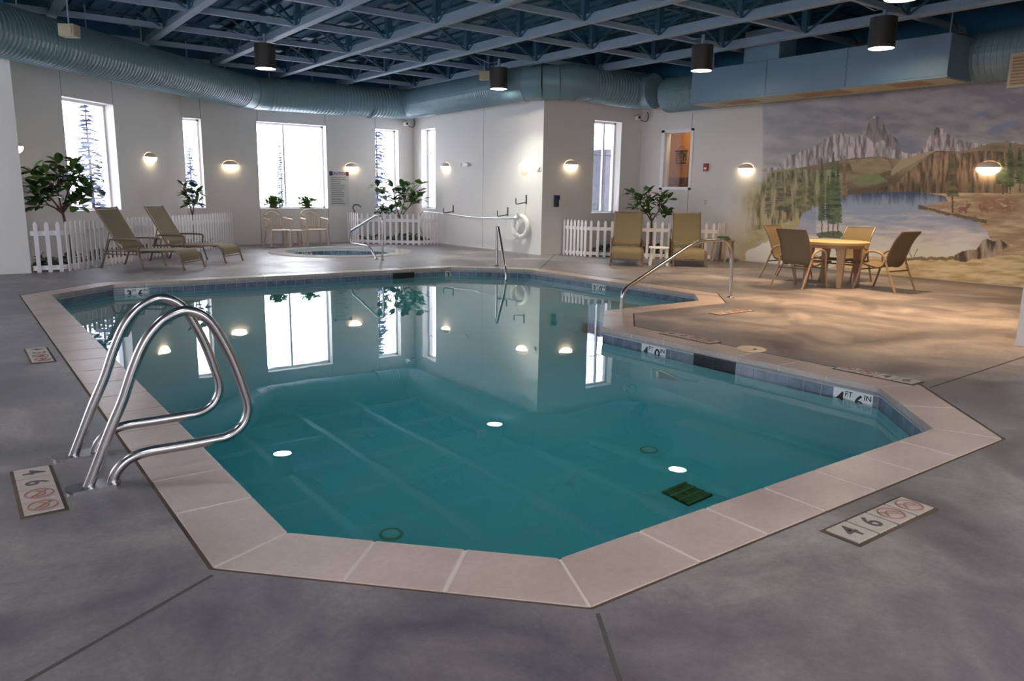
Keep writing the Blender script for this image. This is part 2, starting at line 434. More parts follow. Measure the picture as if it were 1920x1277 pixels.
o, fr = wall('wall_hooks', (X3, Y4), (X3, Y2), w3o, joints=[(f3(11.72),0.02,3.5)], ext0=0.0)
window(fr, *w3o[0], bars=(0.72,1.5))
f4 = lambda x: XM - x*S
w4o = [(f4(9.70), f4(9.06), 0.69*S, 2.255*S)]
o, fr = wall('wall_narrow_window', (XM, Y4), (X3, Y4), w4o, ext0=0.0, ext1=-TH)
window(fr, *w4o[0], bars=(1.35,), mull=(0.36,))
_, ya, _ = WX(1248,246,XM); _, yb, zt = WX(1297,245,XM); _, _, zb = WX(1293,352,XM)
wmo = [(yb-YB, ya-YB+0.01, zb, zt)]
o, fr = wall('wall_mural', (XM, YB), (XM, Y4), wmo, joints=[(yb-YB, zt, 3.2),(yb-YB, 0.3, zb),(WX(1424,300,XM)[1]-YB, 2.0, 3.1)], th=0.2, ext1=TH)
r_ = window(fr, *wmo[0], depth=0.09, fw=0.02)
mb = MB(); 
for s0_, s1_, a, b_ in ((wmo[0][0]-0.07, wmo[0][0], zb-0.05, zt+0.05), (wmo[0][1], wmo[0][1]+0.09, zb-0.05, zt+0.05), (wmo[0][0]-0.07, wmo[0][1]+0.09, zt, zt+0.05), (wmo[0][0]-0.07, wmo[0][1]+0.09, zb-0.05, zb)):
    mb.boxp((XM-0.018, YB+s0_, a), (XM-0.001, YB+s1_, b_))
struct(mb.build('trim_1', 'white_trim'))
# unseen sides of the hall behind and beside the camera, with window openings added for fill light
o, fr = wall('wall_far_left', (XL, YC), (XL, YB), [(2.0,4.4,0.9,3.0),(6.4,8.6,0.9,3.0)])
o, fr = wall('wall_behind', (XL, YB), (XM, YB), [(1.5,3.9,0.9,3.0),(6.0,8.2,0.9,3.0)])
# square pier at the right edge
px0, py0 = FL(1903,648)
mb = MB().boxp((px0, py0-0.8, 0), (px0+0.8, py0, WH)); struct(mb.build('wall_pier_right', 'wall_paint'))

# pool outline (inner coping edge), CCW
POOL = [(1.29,1.505),(3.46,1.505),(3.995,2.04),(3.995,4.24),(4.62,4.87),(5.87,4.87),(6.25,5.25),(6.25,8.17),(5.52,8.90),(1.345,8.90),(0.726,8.28),(0.726,2.09)]
POOL = [(x*S, y*S) for x, y in POOL]
CW = 0.325
OUT = poly_offset(POOL, CW); HOLE = poly_offset(POOL, CW+0.018)
SPC = FL(633, 472); SPC = (5.28*S, 12.0*S); SR, SRI = 1.17*S, 0.90*S
circ = lambda r, n=48: [(SPC[0]+r*math.cos(2*PI*i/n), SPC[1]+r*math.sin(2*PI*i/n)) for i in range(n)]
import bmesh
def fill_with_holes(outer, holes, z, name, matname):
    bm = bmesh.new(); es = []
    for poly in [outer]+holes:
        vs = [bm.verts.new((x,y,z)) for x,y in poly]
        for i in range(len(vs)): es.append(bm.edges.new((vs[i], vs[(i+1)%len(vs)])))
    bmesh.ops.triangle_fill(bm, use_beauty=True, edges=es, normal=(0,0,1))
    for f in bm.faces:
        if f.normal.z < 0: f.normal_flip()
    ext = bmesh.ops.extrude_face_region(bm, geom=list(bm.faces))
    for v in [g for g in ext['geom'] if isinstance(g, bmesh.types.BMVert)]: v.co.z -= 0.12
    bmesh.ops.recalc_face_normals(bm, faces=list(bm.faces))
    me = bpy.data.meshes.new(name); bm.to_mesh(me); bm.free(); me.materials.append(M[matname])
    o = bpy.data.objects.new(name, me); col.objects.link(o); return o
floor = fill_with_holes([(XL-0.2,YB-0.2),(XM+0.1,YB-0.2),(XM+0.1,Y4+0.1),(X3+0.1,Y4+0.1),(X3+0.1,Y2+0.1),(XL-0.2,Y2+0.1)], [HOLE, circ(SR+0.004)], 0.0, 'floor', 'concrete')
struct(floor)
jm = MB()
def jline(a, b, wd=0.014):
    a = Vector((*a,0.0006)); b = Vector((*b,0.0006)); jm.bar(a, b, wd, 0.0012)
for a, b in (((398,1079),(-200,1420)), ((1121,1151),(1180,1330)), ((1744,727),(2100,610)), ((1012,505),(1040,478))):
    jline(FL(*a), FL(*b))
mat('joint_dark', rgb(74,70,70), 0.9)
struct(jm.build('floor_joint', 'joint_dark', floor))

# ceiling deck
DZ = 2.96*S+0.62
ceil = MB().boxp((XL-0.3,YB-0.3,DZ),(XM+2.5,Y2+0.3,DZ+0.15))
for i in range(60):                       # ribs of the roof deck
    x = XL + i*0.32
    if x < XM+0.2: ceil.boxp((x,YB,DZ-0.04),(x+0.12,Y2,DZ+0.01))
struct(ceil.build('ceiling', 'deck_blue'))
BZ = 2.96*S                                # underside of the trusses
kz = 1.96
bx = [(1.27+0.64*i)*kz*S for i in range(-4, 6)]
by = [(3.0+0.64*i)*kz*S for i in range(-6, 7)]
def room_y_max(x):
    if x > X3-0.3: return Y4-0.1
    if x < XC: return YC-0.1
    return min(Y2-0.1, x+CD-0.3)
def room_x_rng(y):
    x0 = XL+0.05 if y < YC-0.1 else max(XC+0.05, y-CD+0.3)
    return x0, (XM-0.05 if y < Y4 else X3-0.05)
BOXX0, BOXX1, BOXY0, BOXY1, BOXZ0, BOXZ1 = 9.0*S, 9.55*S, 4.23*S, 7.85*S, 2.33*S, 2.80*S
nb = 0
ORD = ['first','second','third','fourth','fifth','sixth','seventh','eighth','ninth','tenth','eleventh','twelfth','thirteenth','fourteenth']
for i, x in enumerate(bx):
    if not (XL+0.1 < x < XM-0.1): continue
    y0, y1 = YB+0.05, room_y_max(x)
    lab = ORD[nb]+' wide blue ceiling beam running away from the camera, counted from the left wall'
    t = thing('ceiling_beam', lab, 'beam', (x, (y0+y1)/2, BZ), 0, 'wide beams of the ceiling grid')
    hl = (y1-y0)/2
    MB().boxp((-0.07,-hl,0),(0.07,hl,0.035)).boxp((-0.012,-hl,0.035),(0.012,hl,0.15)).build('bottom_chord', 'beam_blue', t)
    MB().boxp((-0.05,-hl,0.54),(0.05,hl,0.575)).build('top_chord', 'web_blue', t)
    wb_ = MB()
    for y in by:
        if y0 < y < y1:
            wb_.boxp((-0.05,y-(y0+y1)/2-0.05,0.03),(0.05,y-(y0+y1)/2+0.05,0.56))
            if y+0.64*kz*S < y1:
                hy = 0.64*kz*S/2; yy = y-(y0+y1)/2
                wb_.bar((0,yy+0.05,0.06),(0,yy+hy,0.54),0.035,0.035); wb_.bar((0,yy+hy,0.54),(0,yy+2*hy-0.05,0.06),0.035,0.035)
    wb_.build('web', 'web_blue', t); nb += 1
for k0, y in enumerate(by):
    x0, x1 = room_x_rng(y)
    t = thing('ceiling_joist', ORD[len(by)-1-k0]+' narrow blue ceiling joist crossing the wide beams, counted from the back wall', 'joist', ((x0+x1)/2, y, BZ), 0, 'narrow joists of the ceiling grid')
    hl = (x1-x0)/2; cx_ = (x0+x1)/2
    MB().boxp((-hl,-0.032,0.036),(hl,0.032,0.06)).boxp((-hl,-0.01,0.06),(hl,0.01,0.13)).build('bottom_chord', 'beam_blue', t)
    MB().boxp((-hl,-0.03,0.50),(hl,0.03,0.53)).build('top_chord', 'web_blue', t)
    wb_ = MB(); hx = 0.64*kz*S/2
    for x in bx:
        if x0 < x-0.1 and x+2*hx < x1:
            xx = x-cx_
            wb_.bar((xx+0.08,0,0.08),(xx+hx,0,0.5),0.03,0.03); wb_.bar((xx+hx,0,0.5),(xx+2*hx-0.08,0,0.08),0.03,0.03)
            wb_.boxp((xx+hx-0.09,-0.14,0.2),(xx+hx+0.09,0.14,0.23))
    wb_.build('web', 'web_blue', t)

# ------------------------------------------------------------------ pool
pool = thing('swimming_pool', 'swimming pool with cut corners and pale plaster below a blue tile line', 'pool', (0,0,0))
def edge_frames(poly):
    for i in range(len(poly)):
        a = Vector(poly[i]); b = Vector(poly[(i+1)%len(poly)]); d = (b-a); l = d.length; d.normalize()
        yield i, a, b, d, l, Vector((-d.y, d.x))       # inward normal for a CCW outline
TT, TB = -0.072, -0.235                                 # tile line
inner = poly_offset(POOL, 0.012)                        # plaster a little behind the coping nose
mb = MB(); n = len(inner)
fz = [pool_floor_z(y) for x, y in inner]
mb.add([(x,y,TB) for x,y in inner]+[(x,y,fz[i]) for i,(x,y) in enumerate(inner)], [(i,(i+1)%n,n+(i+1)%n,n+i) for i in range(n)])
bm = bmesh.new(); vs = [bm.verts.new((x,y,fz[i])) for i,(x,y) in enumerate(inner)]; fc = bm.faces.new(vs)
bmesh.ops.triangulate(bm, faces=[fc]); bm.verts.ensure_lookup_table(); bm.verts.index_update()
mb.add([tuple(v.co) for v in bm.verts], [tuple(v.index for v in f.verts) for f in bm.faces]); bm.free()
mb.build('basin', 'plaster', pool)
tl = MB(); lp = MB()
tl.cur = 1
tl.add([(x,y,TT) for x,y in inner]+[(x,y,TB) for x,y in inner], [(i,(i+1)%n,n+(i+1)%n,n+i) for i in range(n)])
lp.add([(x,y,-0.045) for x,y in inner]+[(x,y,TT) for x,y in inner], [(i,(i+1)%n,n+(i+1)%n,n+i) for i in range(n)])
tl.cur = 0
for i, a, b, d, l, nn in edge_frames(inner):
    k = max(1, round(l/0.158)); sp = l/k
    for j in range(k):
        c_ = a+d*(sp*(j+0.5))+nn*0.001
        tl.box((c_.x, c_.y, (TT+TB)/2-0.0), (sp-0.007, 0.004, 0.15), rz=math.atan2(d.y,d.x))
tl.build('waterline_tiles', ['tile_blue','tile_grout'], pool); lp.build('lip_grout_band', 'lip_grout', pool)
def depth_tile(text, o, d, nn, where):
    o = Vector(o); d = Vector(d).normalized(); nn = Vector(nn).normalized()
    t = MB().box((o+nn*0.004), (0.316,0.008,0.152), rz=math.atan2(d.y,d.x)).build('depth_tile', 'tile_white', pool)
    t['label'] = 'white waterline tile reading '+' '.join(text)+' '+where
    ft, inch = text[0], text[2]
    f0 = o+nn*0.0085
    text_obj('numeral', ft, 0.15, 'black', t, frame_mtx(f0+d*-0.10-Vector((0,0,0.008)), d, nn), 0.001)
    text_obj('unit_text', 'FT', 0.058, 'black', t, frame_mtx(f0+d*-0.032+Vector((0,0,0.040)), d, nn), 0.001)
    text_obj('numeral', inch, 0.15, 'black', t, frame_mtx(f0+d*0.052-Vector((0,0,0.008)), d, nn), 0.001)
    text_obj('unit_text', 'IN', 0.058, 'black', t, frame_mtx(f0+d*0.118+Vector((0,0,0.040)), d, nn), 0.001)
TZ = (TT+TB)/2+0.003
XR = 3.995*S+0.012
def midy(xa, ya, xb, yb, X): return (WX(xa,ya,X)[1]+WX(xb,yb,X)[1])/2
depth_tile(('4','FT','0','IN'), (XR, midy(1203,650,1250,662,XR), TZ), (0,-1,0), (-1,0,0), 'by the skimmer at the right wall')
depth_tile(('4','FT','6','IN'), (XR, midy(1564,730,1638,748,XR), TZ), (0,-1,0), (-1,0,0), 'at the right corner')
XR2 = 6.25*S+0.012
depth_tile(('3','FT','0','IN'), (XR2, midy(1110,537,1136,541,XR2), TZ), (0,-1,0), (-1,0,0), 'right of the centre handrail')
YK = 8.9*S+0.012
depth_tile(('3','FT','0','IN'), (WY(848,510,YK)[0], YK, TZ), (1,0,0), (0,-1,0), 'left of the centre handrail')
depth_tile(('3','FT','6','IN'), (WY(256,545,YK)[0], YK, TZ), (1,0,0), (0,-1,0), 'at the far left')
for (a, b, X, Y) in (((1302,672),(1378,690),XR,None), ((737,516),(776,514),None,YK)):
    if X: ya_, yb_ = WX(*a,X)[1], WX(*b,X)[1]; mb = MB(); mb.cur = 0; mb.boxp((X-0.003, yb_, TB), (X+0.001, ya_, TT+0.012)); mb.cur = 1; mb.boxp((X-0.006, yb_-0.008, TB),(X, yb_, TT+0.012)); mb.boxp((X-0.006, ya_, TB),(X, ya_+0.008, TT+0.012)); mb.boxp((X-0.006, (ya_+yb_)/2-0.004, TB),(X-0.002, (ya_+yb_)/2+0.004, TT+0.012))
    else: xa_, xb_ = WY(*a,Y)[0], WY(*b,Y)[0]; mb = MB(); mb.cur = 0; mb.boxp((xa_, Y-0.006, TB), (xb_, Y+0.001, TT+0.012)); mb.cur = 1; mb.boxp((xa_-0.008, Y-0.008, TB),(xa_, Y, TT+0.012)); mb.boxp((xb_, Y-0.008, TB),(xb_+0.008, Y, TT+0.012))
    mb.build('skimmer_mouth', ['black','dark_grey'], pool)
# drains on the pool floor
for q in ((733,1002),(1217,844)):
    c_ = UW(*q); g = MB(); g.lathe([(0.0,0.012),(0.05,0.012),(0.054,0.008)], (c_[0],c_[1],c_[2])); 
    dr = g.build('floor_inlet', 'drain_lid', pool, smooth=False)
    MB().lathe([(0.054,0.0),(0.054,0.014),(0.068,0.012),(0.074,0.0)], (c_[0],c_[1],c_[2])).build('inlet_ring', 'drain_ring', dr, smooth=False)
gc = [UW(*q) for q in ((1245,925),(1282,908),(1335,930),(1290,948))]; g0 = sum(gc)/4
g = MB(); hs = 0.12
g.box((g0[0],g0[1],pool_floor_z(g0[1])+0.01), (2*hs,2*hs,0.02)); gr = g.build('main_drain_grate', 'grate_dark', pool)
g = MB()
for i in range(-6, 7): g.box((g0[0]+i*0.017, g0[1], pool_floor_z(g0[1])+0.026), (0.009, 2*hs, 0.012))
for j in (-1,-0.33,0.33,1): g.box((g0[0], g0[1]+j*(hs-0.01), pool_floor_z(g0[1])+0.027), (2*hs, 0.02, 0.014))
g.build('grate_bars', 'grate', gr)
# underwater steps below the stair rail
st = MB()
for k in range(3):
    st.boxp((4.75*S, 4.87*S, pool_floor_z(7)), (5.80*S, 4.87*S+0.30*(3-k), -0.40-0.28*(2-k)*-1-0.56 if False else -0.40-0.28*k))
st.build('pool_steps', 'plaster', pool)
# coping stones, one object
cp = MB()
for i, a, b, d, l, nn in edge_frames(POOL):
    oa, ob = Vector(OUT[i]), Vector(OUT[(i+1)%len(OUT)])
    k = max(1, round(l/0.43)); g_ = 0.006
    for j in range(k):
        s0_, s1_ = j/k, (j+1)/k
        lo = (ob-oa).length; e0 = g_/l; e1 = g_/lo
        def O_(s):    # outer point opposite inner fraction s (straight across except at the mitres)
            if s <= 1e-6: return oa
            if s >= 1-1e-6: return ob
            return a+d*(l*s)-nn*CW
        p = [a+d*(l*s0_+g_), a+d*(l*s1_-g_), O_(s1_)-d*g_, O_(s0_)+d*g_]
        cp.prism([(q.x,q.y) for q in p][::-1] if False else [(q.x,q.y) for q in p], -0.05, 0.0)
cp.cur = 1
n = len(POOL)
inn2 = poly_offset(POOL, 0.003); out2 = poly_offset(POOL, CW-0.003)
cp.add([(x,y,-0.003) for x,y in inn2]+[(x,y,-0.003) for x,y in out2]+[(x,y,-0.05) for x,y in inn2], [(i,(i+1)%n,n+(i+1)%n,n+i) for i in range(n)]+[(i,2*n+i,2*n+(i+1)%n,(i+1)%n) for i in range(n)])
cop = cp.build('pool_coping', ['coping','grout']); tag(cop, 'pale stone coping slabs framing the swimming pool', 'coping')
bvm = cop.modifiers.new('bevel','BEVEL'); bvm.width = 0.004; bvm.segments = 2; bvm.limit_method = 'ANGLE'
cj = MB(); h2 = poly_offset(POOL, CW+0.020); o2 = poly_offset(POOL, CW-0.001)
cj.add([(x,y,-0.004) for x,y in o2]+[(x,y,-0.004) for x,y in h2], [(i,(i+1)%n,n+(i+1)%n,n+i) for i in range(n)])
struct(cj.build('trim_2', 'sealant'))
# water body
wt = MB(); wp = poly_offset(POOL, 0.03); zb_ = -1.75
wt.prism(wp, zb_, WATER_Z)
wo = wt.build('pool_water', 'water'); tag(wo, 'still clear teal water filling the swimming pool', 'water')

# ------------------------------------------------------------------ spa
spa = thing('spa_pool', 'round whirlpool spa sunk into the deck by the back windows', 'spa', (SPC[0],SPC[1],0))
MB().lathe([(SRI,0.02),(SR,0.02),(SR,-0.05)], n=64).lathe([(SRI,-0.05),(SRI,0.02)], n=64).build('coping_ring', 'coping_glare', spa)
g = MB(); g.cur = 1; g.lathe([(SRI+0.01,-0.30),(SRI+0.01,-0.045)], n=64); g.cur = 0
for j in range(44):
    a = 2*PI*j/44
    g.box(((SRI+0.008)*math.cos(a),(SRI+0.008)*math.sin(a),-0.14), (0.006,2*PI*SRI/44-0.008,0.15), rz=a)
g.build('waterline_tiles', ['tile_blue','tile_grout'], spa)
MB().lathe([(SRI+0.01,-0.25),(SRI+0.01,-0.6),(0.5,-0.6),(0.5,-1.0),(0,-1.0)], n=48).build('basin', 'plaster', spa)
dd = (Vector(FL(605,470))-Vector(SPC)); ang = math.atan2(dd.y, dd.x); ang = PI*0.5+0.30
rp = SRI-0.001
tpos = Vector((rp*math.cos(ang), rp*math.sin(ang), -0.125))
tn = Vector((-math.cos(ang),-math.sin(ang),0)); td = Vector((0,0,1)).cross(tn)
td = Vector((-tn.y, tn.x, 0)); 
t = MB().box(tpos, (0.30,0.012,0.14), rz=math.atan2(td.y,td.x)).build('depth_tile', 'tile_white', spa)
for s_, x_, z_, sz in (('3',-0.10,-0.005,0.14),('FT',-0.03,0.04,0.055),('0',0.05,-0.005,0.14),('IN',0.115,0.04,0.055)):
    text_obj('numeral' if len(s_)==1 else 'unit_text', s_, sz, 'black', t, frame_mtx(tpos+tn*0.007+td*x_+Vector((0,0,z_)), td, tn), 0.001)
sw = MB().lathe([(0,-0.9),(SRI-0.02,-0.9)], n=48)
sw = MB(); nC = 48; poly = [(SPC[0]+(SRI+0.03)*math.cos(2*PI*i/nC), SPC[1]+(SRI+0.03)*math.sin(2*PI*i/nC)) for i in range(nC)]
sw.prism(poly, -1.1, -0.14)
tag(sw.build('spa_water', 'water'), 'still water filling the round spa', 'water')

# ------------------------------------------------------------------ rails
def flange(mb, x, y, r=0.05): mb.lathe([(r,0.0),(r,0.008),(0.03,0.02),(0.0,0.02)], (x,y,0), n=20)
grab = [(2.94e-01,0),(.324,.069),(.373,.184),(.422,.289),(.463,.396),(.506,.485),(.557,.545),(.605,.572),(.65,.579),(.699,.557),(.738,.51),(.79,.396),(.828,.27),(.842,.195),(.82,.135),(.767,.100),(.709,.094),(.58,.092),(.483,.091),(.423,.075),(.384,.039),(.367,0)]
GX = 0.294*S
for y, lab in ((2.80*S, 'steel pool ladder grab rail nearest the camera'), (3.175*S, 'steel pool ladder grab rail just behind the nearest one')):
    t = thing('grab_rail', lab, 'handrail', (GX, y, 0), 0, 'steel ladder grab rails')
    pts = spline([((x-0.294)*S, 0, z*S) for x, z in grab], 5)
    MB().tube(pts, 0.024, 16).build('rail_tube', 'steel', t, smooth=True)
    f = MB(); 
    f.prism([(-0.055+0.0+0.21*0+math.cos(a)*0.035+ (0.0 if math.cos(a) < 0 else 0.155), math.sin(a)*0.06) for a in [2*PI*i/24 for i in range(24)]], 0.0, 0.012)
    f.build('floor_flange', 'steel', t)
def rail(name, label, pts, r, base, flanges, rads):
    t = thing(name, label, 'handrail', (base[0], base[1], 0))
    P_ = fillet([(p[0]-base[0], p[1]-base[1], p[2]) for p in pts], rads, 8)
    MB().tube(P_, r, 14).build('rail_tube', 'steel', t, smooth=True)
    f = MB()
    for x, y in flanges: flange(f, x-base[0], y-base[1])
    f.build('floor_flange', 'steel', t); return t
ry = 4.85*S
rail('stair_rail', 'long sloping steel stair rail at the right side of the pool', [(6.33*S,ry,0),(6.29*S,ry,0.585*S),(5.76*S,ry,0.585*S),(4.80*S,ry,0.165*S),(4.79*S,ry,-0.45)], 0.024, (6.33*S,ry), [(6.33*S,ry)], [0,0.26,0.22,0.10,0])
bx_, by_ = FL(931,499)
rail('stair_rail', 'steel stair rail at the far middle of the pool', [(bx_,by_,0),(bx_-0.01,by_-0.02,0.585*S),(bx_-0.13,by_-0.22,0.56*S),(bx_-0.36,by_-0.80,0.02),(bx_-0.38,by_-0.84,-0.40)], 0.024, (bx_,by_), [(bx_,by_)], [0,0.12,0.10,0.12,0])
sx = 5.15*S
rail('spa_rail', 'bent steel handrail reaching over the round spa', [(sx,10.24*S,0),(sx,10.22*S,0.64*S),(sx,10.40*S,0.655*S),(sx,11.32*S,0.38*S),(sx,11.34*S,0.19*S),(sx,10.66*S,0.18*S),(sx,10.43*S,0.0)], 0.022, (sx,10.24*S), [(sx,10.24*S),(sx,10.43*S)], [0,0.10,0.10,0.06,0.10,0.14,0])

# ------------------------------------------------------------------ deck markers and skimmer lid
def marker(label, corner_px, order, rz, flip=1):
    pts = [Vector(FL(*q)) for q in corner_px]; c_ = sum(pts, Vector((0,0)))/4
    t = thing('depth_marker', label, 'deck marker', (c_.x, c_.y, 0), rz, 'depth markers set in the deck')
    W_ = 0.145
    MB().boxp((-0.325,-0.088,0.0),(0.325,0.088,0.003)).build('mortar_bed', 'sealant', t)
    for k, s_ in enumerate(order):
        x = (k-1.5)*0.157
        tt = MB().boxp((x-W_/2,-W_/2,0.003),(x+W_/2,W_/2,0.010)).build('marker_tile', 'marker_tile', t, bevel=0.002)
        if s_ == 'no':
            g = MB(); ring = [(x+0.055*math.cos(2*PI*i/24), 0.055*math.sin(2*PI*i/24), 0.0105) for i in range(24)]
            g.tube(ring, 0.004, 6, closed=True); g.tube([(x-0.04,0.038,0.0105),(x+0.04,-0.038,0.0105)], 0.004, 6)
            g.tube(spline([(x-0.035,-0.01,0.0105),(x-0.01,0.02,0.0105),(x+0.02,0.015,0.0105),(x+0.035,-0.015,0.0105)],4), 0.004, 6)
            g.build('no_diving_symbol', 'marker_red', tt)
        else:
            text_obj('numeral', s_, 0.13, 'marker_ink', tt, frame_mtx((x,0,0.0101), (1,0,0), (0,0,1)), 0.0006)
    return t
marker('four-tile depth marker beside the ladder rails, four and six', ((27,886),(92,876),(120,955),(45,971)), ['4','6','no','no'], -PI/2)
marker('four-tile depth marker on grey deck by the near right coping', ((1548,993),(1690,934),(1752,956),(1608,1026)), ['4','6','no','no'], 0.0)
marker('depth marker on the far left deck before the coping', ((46,655),(86,652),(102,678),(63,684)), ['4','3','no','no'], -PI/2)
marker('depth marker on the warm deck left of the round skimmer lid', ((1237,627),(1252,624),(1348,640),(1338,645)), ['4','0','no','no'], -PI/2)
marker('depth marker on the warm deck right of the round skimmer lid', ((1569,691),(1585,688),(1724,718),(1708,722)), ['no','no','4','6'], -PI/2)
marker('depth marker just behind the long sloping stair rail foot', ((1335,587),(1404,580),(1404,584),(1340,592)), ['3','0','no','no'], 0.0)
lx, ly = FL(1409,655)
t = thing('skimmer_lid', 'round cream skimmer lid set in the deck beside the right coping', 'lid', (lx,ly,0))
MB().lathe([(0,0.010),(0.12,0.010),(0.13,0.006),(0.13,0.0)], n=36).build('lid_disc', 'lid_cream', t)
MB().box((-0.02,-0.05,0.012),(0.035,0.02,0.004)).build('finger_hole', 'dark_grey', t)

# ------------------------------------------------------------------ air duct, plenum, vents
duct = thing('air_duct', 'thick pale blue round air duct running along the tops of the walls', 'duct', (0,0,0))
R_ = 0.272*S
dpts = [(-2.6,6.8,2.58),(0.2,9.6,2.60),(4.45,13.85,2.655),(7.60,13.85,2.70),(7.60,10.05,2.73),(8.25,9.58,2.76),(9.72,9.58,2.72),(9.72,9.2,2.62),(9.72,-2.4,2.60)]
dpts = [Vector(p)*S for p in dpts]
def duct_run(a, b, name, ribbed=True):
    d = b-a; l = d.length; d.normalize(); pts = []; rs = []; st_ = 0.085
    if ribbed:
        k = int(l/st_)
        for i in range(k):
            s_ = i*l/k
            pts += [a+d*s_, a+d*(s_+l/k*0.35), a+d*(s_+l/k*0.5)]; rs += [R_, R_, R_+0.010]
        pts.append(b); rs.append(R_)
    else: pts = [a, b]; rs = [R_, R_]
    MB().tube(pts, rs, 28).build(name, 'duct_blue', duct, smooth=False if ribbed else True)
def cut(a, b, q0, q1):
    d = (b-a); l = d.length; return a+d*(q0/l), b-d*(q1/l)
E_ = [0,0,0.45,0.42,0.36,0.36,0.34,0.34,0]
for i in range(len(dpts)-1):
    a, b = cut(dpts[i], dpts[i+1], E_[i] if i not in (6,) else 0.34, E_[i+1])
    if i in (4,): duct_run(a, b, 'duct_elbow', False); continue
    if i == 6: continue
    duct_run(a, b, 'duct_section', True)
def elbow(a, b, c, q0, q1):
    d0 = (a-b).normalized(); d1 = (c-b).normalized(); p0 = b+d0*q0; p1 = b+d1*q1
    pts = [p0*(1-t)**2+b*2*t*(1-t)+p1*t*t for t in [j/4 for j in range(5)]]
    g = MB()
    g.tube(pts, R_*1.01, 28)
    for q in (0, 2, 4):
        dd_ = (pts[min(q+1,4)]-pts[max(q-1,0)]).normalized()
        g.tube([pts[q]-dd_*0.012, pts[q]+dd_*0.012], R_*1.035, 28)
    g.build('duct_elbow', 'duct_blue', duct, smooth=True)
elbow(dpts[1], dpts[2], dpts[3], 0.45, 0.45); elbow(dpts[2], dpts[3], dpts[4], 0.42, 0.42)
elbow(dpts[3], dpts[4], dpts[5], 0.36, 0.36); elbow(dpts[4], dpts[5], dpts[6], 0.36, 0.36); elbow(dpts[5], dpts[6], dpts[8], 0.34, 0.42)
g = MB().tube([dpts[2]+Vector((3.1,0,0)), dpts[2]+Vector((3.13,0,0))], R_*1.03, 28); g.build('duct_band', 'duct_blue', duct, smooth=True)
for k_ in range(5):
    g = MB()
    q = dpts[1].lerp(dpts[2], 0.15+k_*0.18); g.boxp((q.x-0.01,q.y-0.01,q.z+R_-0.03),(q.x+0.01,q.y+0.01,BZ+0.3)); g.build('hanger_strap', 'beam_blue', duct)
for k_ in range(4):
    g = MB(); q = dpts[2].lerp(dpts[3], 0.12+k_*0.25); g.boxp((q.x-0.01,q.y-0.01,q.z+R_-0.03),(q.x+0.01,q.y+0.01,BZ+0.3)); g.build('hanger_strap', 'beam_blue', duct)
bxo = thing('air_handler_box', 'long blue sheet metal air box hanging before the mural wall', 'duct box', ((BOXX0+BOXX1)/2,(BOXY0+BOXY1)/2,BOXZ0))
hx, hy = (BOXX1-BOXX0)/2, (BOXY1-BOXY0)/2; hz = BOXZ1-BOXZ0
MB().boxp((-hx,-hy,0.03),(hx,hy,hz)).build('box_casing', 'box_blue', bxo, bevel=0.01)
g = MB().boxp((-hx-0.012,-hy-0.012,0),(hx+0.012,hy+0.012,0.03))
for yy in (-hy*0.33, hy*0.30): g.boxp((-hx-0.012,yy-0.02,0.03),(-hx,yy+0.02,hz))
g.build('casing_flange', 'box_blue', bxo)
for yy, ln in ((-hy*0.72,0.55),(-hy*0.1,0.9),(hy*0.60,0.7)):
    g = MB()
    for k_ in range(7): g.boxp((-hx+0.06+k_*0.07, yy-ln/2, -0.012),(-hx+0.09+k_*0.07, yy+ln/2, 0.0))
    g.build('bottom_grille', 'grille_brown', bxo)
MB().boxp((-hx+0.02,-hy+0.02,-0.008),(hx-0.02,hy-0.02,-0.001)).build('bottom_frame', 'grille_beige', bxo)
MB().boxp((-0.35, 0.5, hz),(0.15, 1.25, hz+0.55)).build('riser_box', 'box_blue', bxo)
for yy in (-hy+0.2, hy-0.2): MB().boxp((-0.01,yy-0.01,hz-0.02),(0.01,yy+0.01,hz+0.5)).build('hanger_strap', 'beam_blue', bxo)
_, vy, vz = WX(1914,122,9.45*S)
vt = thing('wall_vent', 'brown air grille in a pale frame on the duct at the right edge', 'vent', (9.45*S,vy-0.06,vz-0.16))
MB().boxp((-0.03,-0.24,-0.15),(0.0,0.20,0.33)).build('vent_frame', 'grille_beige', vt)
g = MB()
for k_ in range(9): g.boxp((-0.04,-0.2,-0.11+k_*0.045),(-0.03,0.16,-0.085+k_*0.045))
g.build('vent_grille', 'grille_brown', vt)
MB().boxp((0.0,-0.18,0.06),(0.12,0.18,0.12)).build('vent_collar', 'duct_blue', vt)

